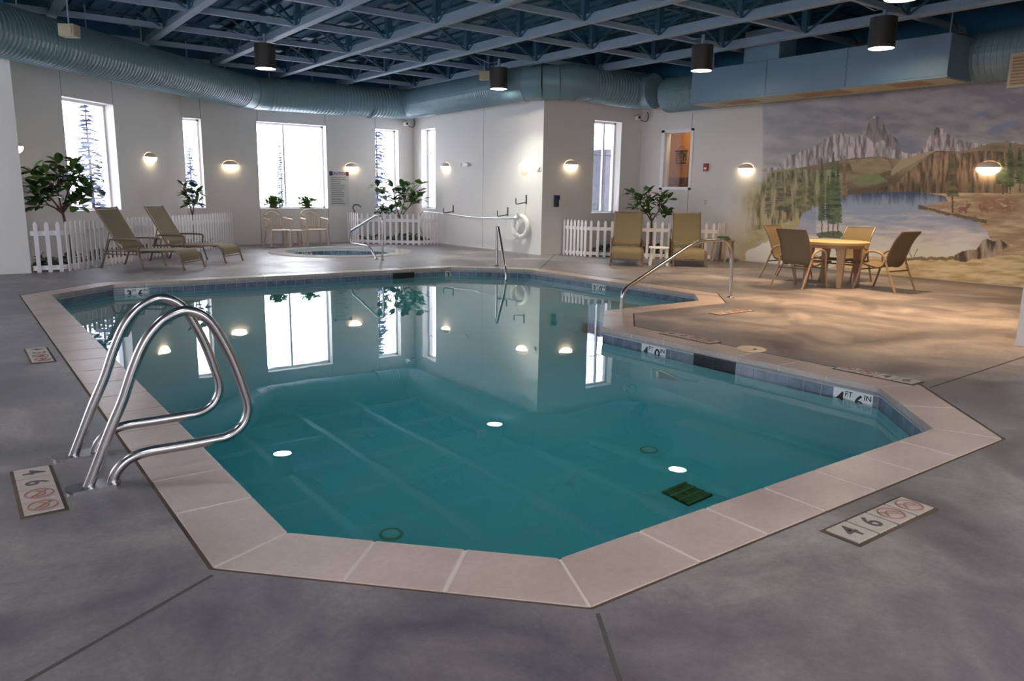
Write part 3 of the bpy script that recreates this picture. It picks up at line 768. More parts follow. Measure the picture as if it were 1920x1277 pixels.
# ------------------------------------------------------------------ ceiling can lights
labs = ['black cylinder ceiling light above the loungers at the left', 'black cylinder ceiling light hanging before the hook wall corner', 'black cylinder ceiling light at the left end of the blue air box', 'black cylinder ceiling light hanging in front of the blue air box', 'ceiling light cut off by the top edge of the photo']
LZ = 2.60*S
for (q, pw, colr), lab in zip(CANS, labs):
    x, y = FL(q[0], q[1]-4, LZ); t = thing('ceiling_light', lab, 'ceiling light', (x,y,LZ), 0, 'black cylinder ceiling lights')
    r = 0.185
    MB().lathe([(r-0.012,0.0),(r,0.0),(r,0.42),(0.06,0.43),(0,0.43)], n=36).build('can_housing', 'can_black', t, smooth=True)
    MB().lathe([(r-0.012,0.0),(r-0.03,0.10),(0,0.10)], n=36).build('reflector', 'can_inner', t, smooth=True)
    MB().lathe([(r-0.016,0.004),(0,0.004)], n=36).build('lens', 'lens_cool' if colr[2] > 0.7 else 'lens_warm', t)
    MB().tube([(0,0,0.42),(0,0,0.60)], 0.03, 10).tube([(-0.5,0.2,0.62),(-0.2,0.05,0.50),(0,0,0.55)], 0.008, 6).build('mounting_stem', 'beam_blue', t)
    ld = bpy.data.lights.new('can_lamp', 'SPOT'); ld.energy = pw*1.0; ld.color = colr; ld.spot_size = math.radians(98 if colr is WARM else 120); ld.spot_blend = 0.9; ld.shadow_soft_size = 0.12
    lo = bpy.data.objects.new('lamp_light', ld); col.objects.link(lo); lo.parent = t; lo.location = (0,0,-0.02)
# added fill cans over the near part of the hall, the same fitting, out of the picture
for k_, (x, y, pw, colr) in enumerate(((1.0,0.5,150,COOL),(5.0,0.8,150,COOL),(-1.5,5.5,110,COOL),(10.5,2.0,330,WARM),(1.5,-2.0,120,COOL))):
    ld = bpy.data.lights.new('can_lamp', 'SPOT'); ld.energy = pw; ld.color = colr; ld.spot_size = math.radians(125); ld.spot_blend = 0.9; ld.shadow_soft_size = 0.12
    t = thing('ceiling_light', 'added black cylinder fill light out of the picture, over the '+('near left deck','near middle deck','far left deck','near right deck','deck behind the camera')[k_], 'ceiling light', (x,y,LZ+0.4), 0, 'added fill lights')
    r = 0.185
    MB().lathe([(r-0.012,0.0),(r,0.0),(r,0.42),(0,0.43)], n=24).build('can_housing', 'can_black', t, smooth=True)
    MB().lathe([(r-0.016,0.004),(0,0.004)], n=24).build('lens', 'lens_cool' if colr[2] > 0.7 else 'lens_warm', t)
    lo = bpy.data.objects.new('lamp_light', ld); col.objects.link(lo); lo.parent = t; lo.location = (0,0,-0.02)

# ------------------------------------------------------------------ wall sconces
def sconce(label, p, rz):
    t = thing('wall_sconce', label, 'wall light', p, rz, 'glowing half dome wall sconces')     # local: wall at y=0, room toward -y
    A, D, H1, H2 = 0.185, 0.13, 0.105, 0.115
    def cap(z0, z1, nz):
        g = MB(); vs = []; n_ = 20
        for i in range(nz+1):
            ph = z0+(z1-z0)*i/nz
            for j in range(n_+1):
                a = PI+PI*j/n_; hh = H2 if ph > 0 else H1
                vs.append((A*math.cos(ph)*math.cos(a), D*math.cos(ph)*math.sin(a), hh*math.sin(ph)))
        fs = [(i*(n_+1)+j, i*(n_+1)+j+1, (i+1)*(n_+1)+j+1, (i+1)*(n_+1)+j) for i in range(nz) for j in range(n_)]
        return g.add(vs, fs)
    cap(-PI/2, 0.12, 8).build('glass_bowl', 'sconce_glow', t, smooth=True)
    cap(0.12, PI/2*0.98, 8).build('top_shade', 'sconce_shade', t, smooth=True)
    MB().lathe([(0.05,0.0),(0.05,0.001)],n=12).box((0,-0.004,0),(0.12,0.008,0.12)).build('wall_plate', 'sconce_shade', t)
    return t
OFF = 0.004
p = WX(42,282,XC); sconce('wall sconce seen edge on beside the left column', (XC+OFF, 11.2*S, 1.46*S), PI/2)
p = WD(280,296,CD); k_ = OFF/math.sqrt(2)
sconce('wall sconce between the tall left window and the slim window', (p[0]+k_, p[1]-k_, p[2]), PI/4)
p = WY(432,310,Y2); sconce('wall sconce left of the wide back window', (p[0], Y2-OFF, p[2]), 0)
p = WY(659,314,Y2); sconce('wall sconce above the caution sign', (p[0], Y2-OFF, p[2]), 0)
p = WX(837,313,X3); sconce('wall sconce left of the emergency light', (X3-OFF, p[1], p[2]), -PI/2)
p = WX(986,310,X3); sconce('wall sconce above the life ring', (X3-OFF, p[1], p[2]), -PI/2)
p = WY(1070,310,Y4); sconce('wall sconce above the dark wall phone', (p[0], Y4-OFF, p[2]), 0)
p = WX(1400,317,XM); sconce('wall sconce at the left edge of the mural', (XM-0.012, p[1], p[2]), -PI/2)
p = WX(1854,316,XM); sconce('wall sconce on the right half of the mural', (XM-0.012, p[1], p[2]), -PI/2)

# ------------------------------------------------------------------ mural
def fbm(x, y, oct_=5, seed=0, sx=1.0, sy=1.0):
    rs = np.random.RandomState(seed); G = rs.rand(256,256); out = np.zeros_like(x); amp = 1; tot = 0; fx_, fy_ = sx, sy
    for o_ in range(oct_):
        X_ = x*fx_+13.7*o_; Y_ = y*fy_+7.3*o_; xi = np.floor(X_).astype(int); yi = np.floor(Y_).astype(int); tx = X_-xi; ty = Y_-yi
        tx = tx*tx*(3-2*tx); ty = ty*ty*(3-2*ty)
        a = G[xi%256, yi%256]; b = G[(xi+1)%256, yi%256]; c = G[xi%256, (yi+1)%256]; d = G[(xi+1)%256, (yi+1)%256]
        out += amp*((a*(1-tx)+b*tx)*(1-ty)+(c*(1-tx)+d*tx)*ty); tot += amp; amp *= 0.5; fx_ *= 2; fy_ *= 2
    return out/tot
def inpoly(x, y, poly):
    r = np.zeros(x.shape, bool); n_ = len(poly)
    for i in range(n_):
        x0_, y0_ = poly[i]; x1_, y1_ = poly[(i+1)%n_]
        if y0_ == y1_: continue
        c_ = ((y0_ > y) != (y1_ > y)) & (x < (x1_-x0_)*(y-y0_)/(y1_-y0_)+x0_); r ^= c_
    return r
def paint_mural(x, y):
    def L3(c): return np.array([lin(v) for v in c])
    col_ = np.zeros(x.shape+(3,))
    f1 = fbm(x/70,y/28,5,1); f2 = fbm(x/40+y/60,y/14-x/120,5,2); f3_ = fbm(x/9,y/30,4,3); f4_ = fbm(x/4,y/22,3,4); f5 = fbm(x/12,y/5,4,5); f6 = fbm(x/30,y/5,4,6)
    def put(mask, c, w_=1.0):
        m_ = (mask*w_)[..., None] if not np.isscalar(w_) or True else mask
        nonlocal col_
        col_ = col_*(1-m_)+np.asarray(c)*m_
    def lerp(a, b, t): return L3(a)*(1-t[...,None])+L3(b)*t[...,None]
    cl = np.clip
    col_ = lerp((128,126,130),(98,97,104),cl((x-1430)/200,0,1))
    put(np.ones_like(x), lerp((80,80,90),(128,124,126),cl((f2-0.3)*2.0,0,1)), 0.5)
    put(cl(1-(((x-1885)/38)**2+((y-236+ (x-1885)*0.3)/9)**2),0,1), L3((70,86,122)), 0.7)
    put(cl(1-(((x-1843)/26)**2+((y-212+ (x-1843)*0.4)/6)**2),0,1), L3((72,88,122)), 0.6)
    put(cl(1-(((x-1700)/45)**2+((y-270)/22)**2),0,1), L3((74,82,100)), 0.7)
    put(cl(1-(((x-1650)/60)**2+((y-200)/14)**2),0,1), L3((120,114,112)), 0.5)
    mt_ = [(1415,320),(1455,312),(1468,300),(1480,290),(1505,284),(1525,276),(1537,270),(1550,258),(1565,250),(1578,248),(1592,254),(1610,257),(1618,250),(1627,235),(1632,222),(1638,217),(1650,219),(1657,232),(1665,246),(1674,255),(1680,268),(1690,283),(1705,290),(1720,288),(1733,270),(1745,252),(1756,240),(1768,241),(1778,252),(1795,262),(1825,268),(1850,270),(1930,262),(1930,340),(1415,345)]
    xj = x+(f3_-0.5)*5; yj = y+(f3_-0.5)*6
    mk = inpoly(xj, yj, mt_)
    put(mk, lerp((84,76,82),(140,130,132),cl((f4_-0.32)*2.8,0,1)))
    put(mk*cl((f3_-0.5)*5,0,1)*cl((300-y)/60,0,1), L3((58,54,58)), 0.75)
    sh = (inpoly(x, yj, [(1620,252),(1634,222),(1650,219),(1664,246),(1682,262),(1690,284),(1672,280),(1655,262),(1640,268)]))
    put(sh*cl((f4_-0.35)*3,0,1), L3((60,56,60)), 0.7)
    hill = [(1415,330),(1440,322),(1490,316),(1560,303),(1600,296),(1650,293),(1690,300),(1715,292),(1740,284),(1755,281),(1800,284),(1830,277),(1860,268),(1890,267),(1930,272),(1930,420),(1415,420)]
    mh = inpoly(x, y+(f1-0.5)*4, hill); put(mh, lerp((74,62,46),(120,104,74),cl((f1-0.3)*2.3,0,1)))
    m2 = inpoly(x, y, [(1590,300),(1650,294),(1665,300),(1672,318),(1640,328),(1600,322)]); put(m2, lerp((98,84,58),(122,108,78),f5), 0.9)
    m2 = inpoly(x, y, [(1672,318),(1690,300),(1740,284),(1760,281),(1700,312),(1670,330)]); put(m2, L3((124,110,82)), 0.8)
    m2 = inpoly(x, y, [(1600,335),(1620,328),(1645,325),(1665,340),(1640,346),(1605,346)]); put(m2, lerp((78,86,50),(100,106,66),f5), 0.9)
    mf = inpoly(x, y, [(1680,345),(1700,325),(1735,296),(1758,285),(1800,288),(1835,282),(1890,285),(1890,366),(1640,362),(1650,352)])
    put(mf, lerp((62,48,34),(128,98,72),cl((f4_-0.3)*2.6,0,1)), 0.85)
    put(mf*cl((y-325)/25,0,1), lerp((44,40,28),(92,74,50),f4_), 0.7)
    # left forest and grass
    lf = inpoly(x+(f3_-0.5)*14, y, [(1408,330),(1425,326),(1500,318),(1560,318),(1590,330),(1590,362),(1560,376),(1525,390),(1505,410),(1497,440),(1420,452),(1390,470),(1384,420),(1395,370)])
    put(lf, lerp((64,66,44),(124,112,82),cl((f4_-0.28)*2.4,0,1)))
    put(lf*cl((f3_-0.52)*6,0,1)*cl((420-y)/60,0,1), L3((56,52,38)), 0.6)
    put(lf*cl((x-1500)/60,0,1), lerp((84,92,62),(110,112,78),f5), 0.6)
    gl_ = inpoly(x+(f3_-0.5)*10, y, [(1385,440),(1500,410),(1505,425),(1490,450),(1430,470),(1395,500),(1375,480)])
    put(gl_, lerp((112,104,66),(140,126,90),f5), 0.8)
    # right ground
    rg = (y > 362)&(x > 1690); put(rg, lerp((116,92,62),(150,126,92),cl((f6-0.3)*2.2,0,1)))
    bg_ = y > 478+(f5-0.5)*8; put(bg_, lerp((128,110,64),(164,142,104),cl((f6-0.3)*2.2,0,1)))
    # lake
    lake = [(1497,420),(1505,402),(1530,388),(1560,378),(1585,366),(1640,362),(1690,359),(1735,362),(1772,368),(1778,378),(1722,386),(1735,396),(1790,408),(1828,414),(1848,430),(1858,450),(1850,462),(1825,474),(1790,478),(1740,486),(1690,484),(1660,480),(1600,483),(1560,500),(1480,520),(1395,500),(1400,470),(1440,452),(1485,446)]
    lk = inpoly(x+(f5-0.5)*6, y+(f5-0.5)*4, lake)
    tt_ = cl((y-360)/110+(f6-0.5)*0.5+ -0.0,0,1)
    c1 = lerp((40,56,84),(104,112,130),cl((y-362)/22+(f4_-0.5),0,1)); c2_ = lerp((104,112,130),(160,146,138),cl((y-400)/60+(f6-0.5)*1.3,0,1))
    put(lk, np.where((y > 392)[...,None], c2_, c1))
    put(lk*(x < 1530)*(y<440), L3((86,94,124)), 0.6)
    put(lk*cl((440-y)/30,0,1)*cl((x-1790)/40,0,1), L3((74,84,92)), 0.7)
    put(lk*(x<1500)*(y>440), L3((150,152,150)), 0.6)
    put((inpoly(x, y, [(1405,300),(1425,300),(1425,330),(1405,330)])), L3((0,0,0)), 0.0)
    # peninsula shore, rocks, island
    put((np.abs((y-(388+ (x-1722)*0.22+(f5-0.5)*6))) < 3.0)&(x>1722)&(x<1850), L3((66,58,44)), 0.85)
    rk = inpoly(x, y+(f3_-0.5)*6, [(1790,478),(1805,470),(1830,468),(1842,452),(1852,447),(1866,452),(1880,450),(1894,463),(1886,466),(1876,472),(1866,482),(1840,484),(1810,490),(1790,488)])
    put(rk, lerp((58,50,42),(132,114,94),cl((f3_-0.35)*3,0,1)))
    put((np.abs(y-(485+(f3_-0.5)*5)) < 3)&(x>1672)&(x<1800), L3((72,64,40)), 0.85)
    put(inpoly(x, y+(f5-0.5)*4, [(1530,438),(1545,434),(1575,433),(1583,440),(1575,447),(1535,446)]), lerp((56,72,42),(80,92,56),f5))
    bush = cl(1.3-(((x-1868)/48)**2+((y-384)/20)**2),0,1); put(bush*(f5 > 0.3), lerp((86,60,38),(130,90,56),f5), 0.9)
    put((np.abs(x-1672-(482-y)*0.35-6*np.sin((482-y)/6)) < 1.1)&(y>462)&(y<482), L3((60,54,50)), 0.8)
    for a_, b_ in ((1700,1),(1708,-1),(1714,1)): put((np.abs(x-a_-(480-y)*0.5*b_) < 0.8)&(y>466)&(y<482), L3((70,62,58)), 0.8)
    # trees
    def tree(tx, top, base, crown_b, wd, c0=(40,52,34), c1_=(74,86,54), tr=1.2):
        h_ = cl((y-top)/(crown_b-top),0,1); jag = 0.55+0.45*np.abs(np.sin(y*0.75+f5*6))
        put((np.abs(x-tx) < tr)&(y > top)&(y < base), L3((62,50,40)), 0.9)
        put((np.abs(x-tx) < wd*(h_**0.6)*jag*(0.7+f3_*0.6))&(y > top)&(y < crown_b), lerp(c0, c1_, cl((f5-0.3)*2.2,0,1)), 0.95)
    for a in ((1440,325,410,400,9),(1462,322,412,395,11),(1478,326,410,398,9),(1500,318,408,392,10),(1520,322,395,385,11)): tree(*a, c0=(60,60,42), c1_=(104,100,68))
    for a in ((1541,296,440,414,9),(1562,284,442,420,10),(1571,302,440,418,9),(1553,330,440,412,8),(1583,292,376,370,6,(92,68,44),(120,90,60))): tree(*a)
    for a in ((1786,292,400,368,13,(60,56,36),(92,80,50),1.6),(1880,286,365,345,11),(1894,269,365,350,13),(1912,276,360,345,10)): tree(*a)
    # deer
    def ell(cx_, cy_, a, b): return (((x-cx_)/a)**2+((y-cy_)/b)**2) < 1
    br = L3((104,58,44))
    put(ell(1806,391,9,3.6)|ell(1815,386,3,4)|ell(1818,383,3,1.6)|((np.abs(x-1799)<1)&(y>391)&(y<400))|((np.abs(x-1803)<1)&(y>391)&(y<400))|((np.abs(x-1812)<1)&(y>391)&(y<400))|((np.abs(x-1809)<1)&(y>391)&(y<400))|((np.abs(x-1814-(383-y)*-0.3)<0.8)&(y>375)&(y<384)), br, 0.9)
    put(ell(1845,392,8,3.4)|ell(1837,386,2.4,4.5)|((np.abs(x-1840)<1)&(y>391)&(y<399))|((np.abs(x-1851)<1)&(y>391)&(y<399)), br, 0.7)
    # hand painted yellow haze at the left edge, fading to bare wall
    g_ = col_.mean(axis=-1, keepdims=True); col_ = g_+(col_-g_)*0.72
    K = 2.9
    col_ = np.clip(col_*K, 0, 0.85)
    wallc = np.array(WALLC[:3])
    wav = np.where(y<322,2,26)
    edge = 1428-np.clip((y-320)/50,0,1)*36 - np.clip((y-420)/60,0,1)*18
    fade = cl((x-edge+(f1-0.5)*wav+(f3_-0.5)*wav*0.3)/np.where(y<322,5,26),0,1)
    ye = cl(1-np.abs(x-edge-4)/34,0,1)*(y > 340)*(y<470)
    col_ = col_*fade[...,None]+wallc*(1-fade[...,None])
    col_ = col_*(1-0.35*ye[...,None])+np.array([0.52,0.42,0.16])*0.35*ye[...,None]
    return col_
ny, nz = 560, 330
my0, my1 = 2.2*S, 7.95*S; mz0, mz1 = 0.015, 2.45*S
ys = np.linspace(my0, my1, ny); zs = np.linspace(mz0, mz1, nz)
YY, ZZ = np.meshgrid(ys, zs, indexing='ij'); XX = np.full_like(YY, XM-0.006)
PX, PY = PROJ(XX, YY, ZZ)
cm = paint_mural(PX, PY)
me = bpy.data.meshes.new('wall_mural_painting')
vco = np.stack([XX,YY,ZZ],-1).reshape(-1,3)
idx = np.arange(ny*nz).reshape(ny,nz)
quads = np.stack([idx[:-1,:-1], idx[:-1,1:], idx[1:,1:], idx[1:,:-1]], -1).reshape(-1,4)
me.vertices.add(len(vco)); me.vertices.foreach_set('co', vco.astype(np.float32).ravel())
me.loops.add(quads.size); me.loops.foreach_set('vertex_index', quads.astype(np.int32).ravel())
me.polygons.add(len(quads)); me.polygons.foreach_set('loop_start', (np.arange(len(quads))*4).astype(np.int32))
me.update(calc_edges=True)
ca = me.color_attributes.new('paint', 'FLOAT_COLOR', 'POINT')
ca.data.foreach_set('color', np.concatenate([cm.reshape(-1,3), np.ones((ny*nz,1))],1).astype(np.float32).ravel())
me.materials.append(M['mural_paint'])
mo = bpy.data.objects.new('wall_painting', me); col.objects.link(mo)
tag(mo, 'painted mural of grey mountains, conifers and a lake on the right wall', 'mural')

# ------------------------------------------------------------------ loungers
def make_lounger(label, loc, rz):
    t = thing('sun_lounger', label, 'sun lounger', loc, rz, 'adjustable sling sun loungers')      # local x: head -> foot, width along y
    W2 = 0.315; fr_ = 'bronze_frame'; r = 0.016
    for s in (-1, 1):
        y = s*W2
        MB().tube([(0.0,y,0.0),(0.19,y,0.472)], r, 8).tube([(-0.004,y,0.0),(-0.004,y,0.02)], 0.021, 8).build('leg', fr_, t, smooth=True)
        MB().tube(spline([(0.735,y,0.44),(0.72,y,0.36),(0.72,y,0.26),(0.76,y,0.12),(0.795,y,0.0)],5), r, 8).tube([(0.795,y,0.0),(0.795,y,0.02)],0.021,8).build('leg', fr_, t, smooth=True)
        MB().tube(spline([(1.40,y,0.30),(1.46,y,0.255),(1.49,y,0.17),(1.535,y,0.0)],5), r, 8).tube([(1.535,y,0.0),(1.535,y,0.02)],0.021,8).build('leg', fr_, t, smooth=True)
        MB().tube(spline([(0.19,y,0.472),(0.22,y,0.484),(0.48,y,0.49),(0.70,y,0.482),(0.735,y,0.44)],5), 0.018, 8).build('armrest', fr_, t, smooth=True)
    g = MB()
    for s in (-1, 1):
        y = s*(W2-0.03)
        g.tube(spline([(0.05,y,0.285),(0.36,y,0.295),(1.28,y,0.315),(1.40,y,0.30),(1.47,y,0.24),(1.50,y,0.13)],4), 0.015, 8)
        g.tube([(0.07,y,0.235),(0.72,y,0.235)], 0.010, 6)
    for x, z in ((0.08,0.285),(0.36,0.29),(0.76,0.27),(1.30,0.30),(1.50,0.13)): g.tube([(x,-W2+0.0,z),(x,W2,z)], 0.012, 8)
    g.build('seat_frame', fr_, t, smooth=True)
    prof = [(p.x, p.z) for p in spline([(0.36,0,0.318),(0.6,0,0.312),(1.0,0,0.322),(1.28,0,0.332),(1.40,0,0.318),(1.47,0,0.262),(1.505,0,0.15)],4)]
    MB().slab(prof, -W2+0.045, W2-0.045, 0.006).build('seat_sling', 'sling', t, smooth=True)
    b = MB(); b0 = Vector((0.36,0,0.315)); b1 = Vector((-0.06,0,1.02))
    for s in (-1, 1): b.tube([b0+Vector((0,s*(W2-0.035),0)), b1+Vector((0,s*(W2-0.035),0))], 0.017, 8)
    b.tube([b1+Vector((0.012,-(W2-0.035),-0.02)), b1+Vector((0.012,(W2-0.035),-0.02))], 0.014, 8)
    bk = b.build('back_frame', fr_, t, smooth=True)
    for s in (-1,1): MB().tube([(0.16,s*(W2-0.06),0.62),(0.06,s*(W2-0.06),0.30)], 0.008, 6).build('back_support', fr_, bk)
    d = (b1-b0); p0 = b0+d*0.0; p1 = b0+d*0.94
    bow = [(p.x,p.z) for p in spline([p0+Vector((0.03,0,0.01)), b0+d*0.08+Vector((0.055,0,0.02)), b0+d*0.2+Vector((0.012,0,0.0)), b0+d*0.6+Vector((0.004,0,0)), p1],4)]
    MB().slab(bow, -W2+0.05, W2-0.05, 0.006).build('back_sling', 'sling', t, smooth=True)
    return t
a45 = -PI/4
w_ = Vector((1,1))/math.sqrt(2)*0.315
A0 = Vector((1.52*S,10.84*S))+w_
L0 = make_lounger('sling lounger at the far left, nearest the left column', (A0.x,A0.y,0), a45)
B0 = A0+Vector((0.715*S,0.735*S))
copy_thing(L0, (B0.x,B0.y,0), a45, 'sling lounger right of the far left one, by the picket fence')
ax = Vector((-1,-1)).normalized()
c_ = (Vector(FL(1145,498))+Vector(FL(1204,500)))/2-ax*1.535
copy_thing(L0, (c_.x,c_.y,0), math.atan2(ax.y,ax.x), 'sling lounger facing the pool, left of the potted tree')
c_ = (Vector(FL(1264,500))+Vector(FL(1322,502)))/2-ax*1.535
copy_thing(L0, (c_.x,c_.y,0), math.atan2(ax.y,ax.x), 'sling lounger facing the pool, right of the potted tree')

# ------------------------------------------------------------------ low side tables
def side_table(label, loc, rz, wd, h, matn, towel=False):
    t = thing('side_table', label, 'side table', loc, rz)
    MB().prism([(wd/2*math.copysign(abs(math.cos(a))**0.5, math.cos(a)), wd/2*math.copysign(abs(math.sin(a))**0.5, math.sin(a))) for a in [2*PI*i/32 for i in range(32)]], h-0.03, h).build('tabletop', matn, t, bevel=0.006)
    for sx_ in (-1,1):
        for sy_ in (-1,1): MB().bar((sx_*wd*0.34,sy_*wd*0.34,h-0.03),(sx_*wd*0.42,sy_*wd*0.42,0),0.04,0.04).build('leg', matn, t)
    return t
x, y = FL(307,482); side_table('small pale side table between the two left loungers', (x,y,0), PI/4, 0.46, 0.40, 'resin_beige')
x, y = 5.06*S, 13.55*S; side_table('small beige resin table between the two plastic armchairs', (x,y,0), 0, 0.42, 0.40, 'resin_beige')
x, y = FL(1234,497); side_table('small white side table between the two pool-facing loungers', (x,y,0), PI/4, 0.40, 0.36, 'white_plastic')
tb = side_table('small taupe side table at the left foot of the mural', (9.80*S,7.72*S,0), 0.1, 0.40, 0.45, 'taupe_frame')
g = MB(); g.box((0,0,0.0),(0.26,0.2,0.03)); g.box((0.01,0,0.03),(0.24,0.19,0.03)); g.box((0,0.01,0.06),(0.2,0.17,0.025))
tw = g.build('folded_towel', 'leaf_light', loc=(9.80*S,7.72*S,0.465), rz=0.2, bevel=0.01); tag(tw, 'olive cloth folded on the small table beside the mural', 'towel')

# ------------------------------------------------------------------ plastic armchairs
def make_plastic_chair(label, loc, rz):
    t = thing('plastic_armchair', label, 'armchair', loc, rz, 'beige resin armchairs')      # faces -y
    m_ = 'resin_beige'
    MB().slab([(p.x,p.z) for p in spline([(-0.24,0,0.425),(-0.1,0,0.405),(0.05,0,0.405),(0.20,0,0.415),(0.25,0,0.40)],4)], -0.24, 0.24, 0.025).build('seat_tmp', m_, t)
    o_ = [x for x in bpy.data.objects if x.parent == t][0]; o_.name = 'seat'; o_.rotation_euler.z = -PI/2
    for sx_ in (-1,1):
        MB().bar((sx_*0.23,-0.21,0.41),(sx_*0.27,-0.25,0),0.055,0.05).build('leg', m_, t, bevel=0.006)
        MB().bar((sx_*0.22,0.20,0.41),(sx_*0.26,0.28,0),0.05,0.05).build('leg', m_, t, bevel=0.006)
        MB().tube(spline([(sx_*0.25,-0.22,0.40),(sx_*0.275,-0.24,0.60),(sx_*0.285,-0.20,0.645),(sx_*0.28,0.0,0.655),(sx_*0.25,0.20,0.67)],5), 0.024, 8).build('armrest', m_, t, smooth=True)
    b = MB(); pts = []
    arch = [(-0.22,0.40),(-0.245,0.62),(-0.22,0.78),(-0.12,0.86),(0,0.875),(0.12,0.86),(0.22,0.78),(0.245,0.62),(0.22,0.40)]
    Yb = lambda z: 0.20+(z-0.40)*0.22
    b.tube(spline([(x_,Yb(z_),z_) for x_,z_ in arch],5), 0.024, 8)
    arch2 = [(-0.13,0.74),(-0.07,0.79),(0,0.80),(0.07,0.79),(0.13,0.74)]
    b.tube(spline([(-0.235,Yb(0.72),0.72)]+[(x_,Yb(z_),z_) for x_,z_ in arch2]+[(0.235,Yb(0.72),0.72)],4), 0.022, 8)
    for k_ in range(-2,3): b.bar((k_*0.06,Yb(0.41),0.41),(k_*0.075,Yb(0.785-abs(k_)*0.015),0.785-abs(k_)*0.015),0.036,0.014,up=(0,1,0.2))
    b.bar((-0.22,Yb(0.44),0.44),(0.22,Yb(0.44),0.44),0.02,0.06)
    b.build('backrest', m_, t, smooth=True); return t
pc = make_plastic_chair('beige plastic armchair on the left of the small resin table', (4.80*S,13.68*S,0), 0.05)
copy_thing(pc, (5.50*S,13.70*S,0), -0.05, 'beige plastic armchair on the right of the small resin table')

# ------------------------------------------------------------------ dining set
DT = (11.27, 6.72)
t = thing('patio_table', 'round cream patio table on thick tapering legs before the mural', 'table', (DT[0],DT[1],0), 0.3)
MB().lathe([(0,0.70),(0.50,0.70),(0.515,0.69),(0.515,0.655),(0.49,0.65),(0,0.65)], n=48).build('tabletop', 'table_top', t, smooth=True)
MB().lathe([(0.44,0.65),(0.44,0.60),(0.42,0.60),(0.42,0.65)], n=40).build('apron', 'taupe_frame', t, smooth=True)
for k_ in range(4):
    a = k_*PI/2+0.55; c1, s1 = math.cos(a), math.sin(a)
    MB().add([(c1*0.36+dx*sx_-0*1,s1*0.36+dy*sx_,0.65) for sx_,dx,dy in ((1,0.06,0.06),(1,-0.06,0.06),(1,-0.06,-0.06),(1,0.06,-0.06))]+[(c1*0.40+dx,s1*0.40+dy,0) for dx,dy in ((0.035,0.035),(-0.035,0.035),(-0.035,-0.035),(0.035,-0.035))], [(0,1,2,3),(7,6,5,4),(0,4,5,1),(1,5,6,2),(2,6,7,3),(3,7,4,0)]).build('leg', 'taupe_frame', t)
def make_dining_chair(label, loc, rz, sling):
    t = thing('patio_chair', label, 'chair', loc, rz, 'sling patio chairs around the round table')       # faces +x
    fr_ = 'taupe_frame'; W2 = 0.27
    for s in (-1,1):
        y = s*W2
        MB().tube(spline([(-0.20,y,0.45),(-0.27,y,0.28),(-0.40,y,0.0)],5), 0.016, 8).build('leg', fr_, t, smooth=True)
        MB().tube(spline([(0.17,y,0.42),(0.20,y,0.25),(0.27,y,0.0)],5), 0.016, 8).build('leg', fr_, t, smooth=True)
        MB().tube(spline([(-0.21,y,0.46),(-0.14,y,0.545),(0.0,y,0.585),(0.11,y,0.56),(0.165,y,0.50),(0.17,y,0.42)],5), 0.017, 8).build('armrest', fr_, t, smooth=True)
    prof = spline([(0.36,0,0.375),(0.33,0,0.40),(0.2,0,0.395),(0.0,0,0.35),(-0.10,0,0.345),(-0.17,0,0.40),(-0.24,0,0.60),(-0.31,0,0.76),(-0.40,0,0.885)],5)
    g = MB()
    for s in (-1,1): g.tube([Vector((p_.x, s*(W2-0.025), p_.z)) for p_ in prof], 0.014, 8)
    for p_ in (prof[0], prof[-1]): g.tube([(p_.x,-(W2-0.025),p_.z),(p_.x,(W2-0.025),p_.z)], 0.010, 8)
    g.tube([(0.18,-W2,0.30),(0.18,W2,0.30)],0.010,8); g.tube([(-0.26,-W2,0.30),(-0.26,W2,0.30)],0.010,8)
    for s in (-1,1): g.tube([(0.18,s*W2,0.36),(0.18,s*(W2-0.03),0.385)],0.012,6); g.tube([(-0.20,s*W2,0.46),(-0.20,s*(W2-0.03),0.48)],0.012,6)
    g.build('sling_frame', 'bronze_frame', t, smooth=True)
    MB().slab([(p_.x,p_.z) for p_ in prof], -W2+0.03, W2-0.03, 0.005).build('sling', sling, t, smooth=True)
    return t
ch = make_dining_chair('patio chair with its back to the camera, left of the round table', (10.62,6.82,0), 0.0, 'sling')
c2 = copy_thing(ch, (11.42,7.58,0), -PI/2+0.05, 'patio chair on the far left side of the round table, facing right')
c3 = copy_thing(ch, (11.93,6.90,0), PI, 'patio chair behind the round table, facing the pool')
c4 = copy_thing(ch, (11.47,6.02,0), PI/2-0.05, 'patio chair on the right side of the round table, seen side on')

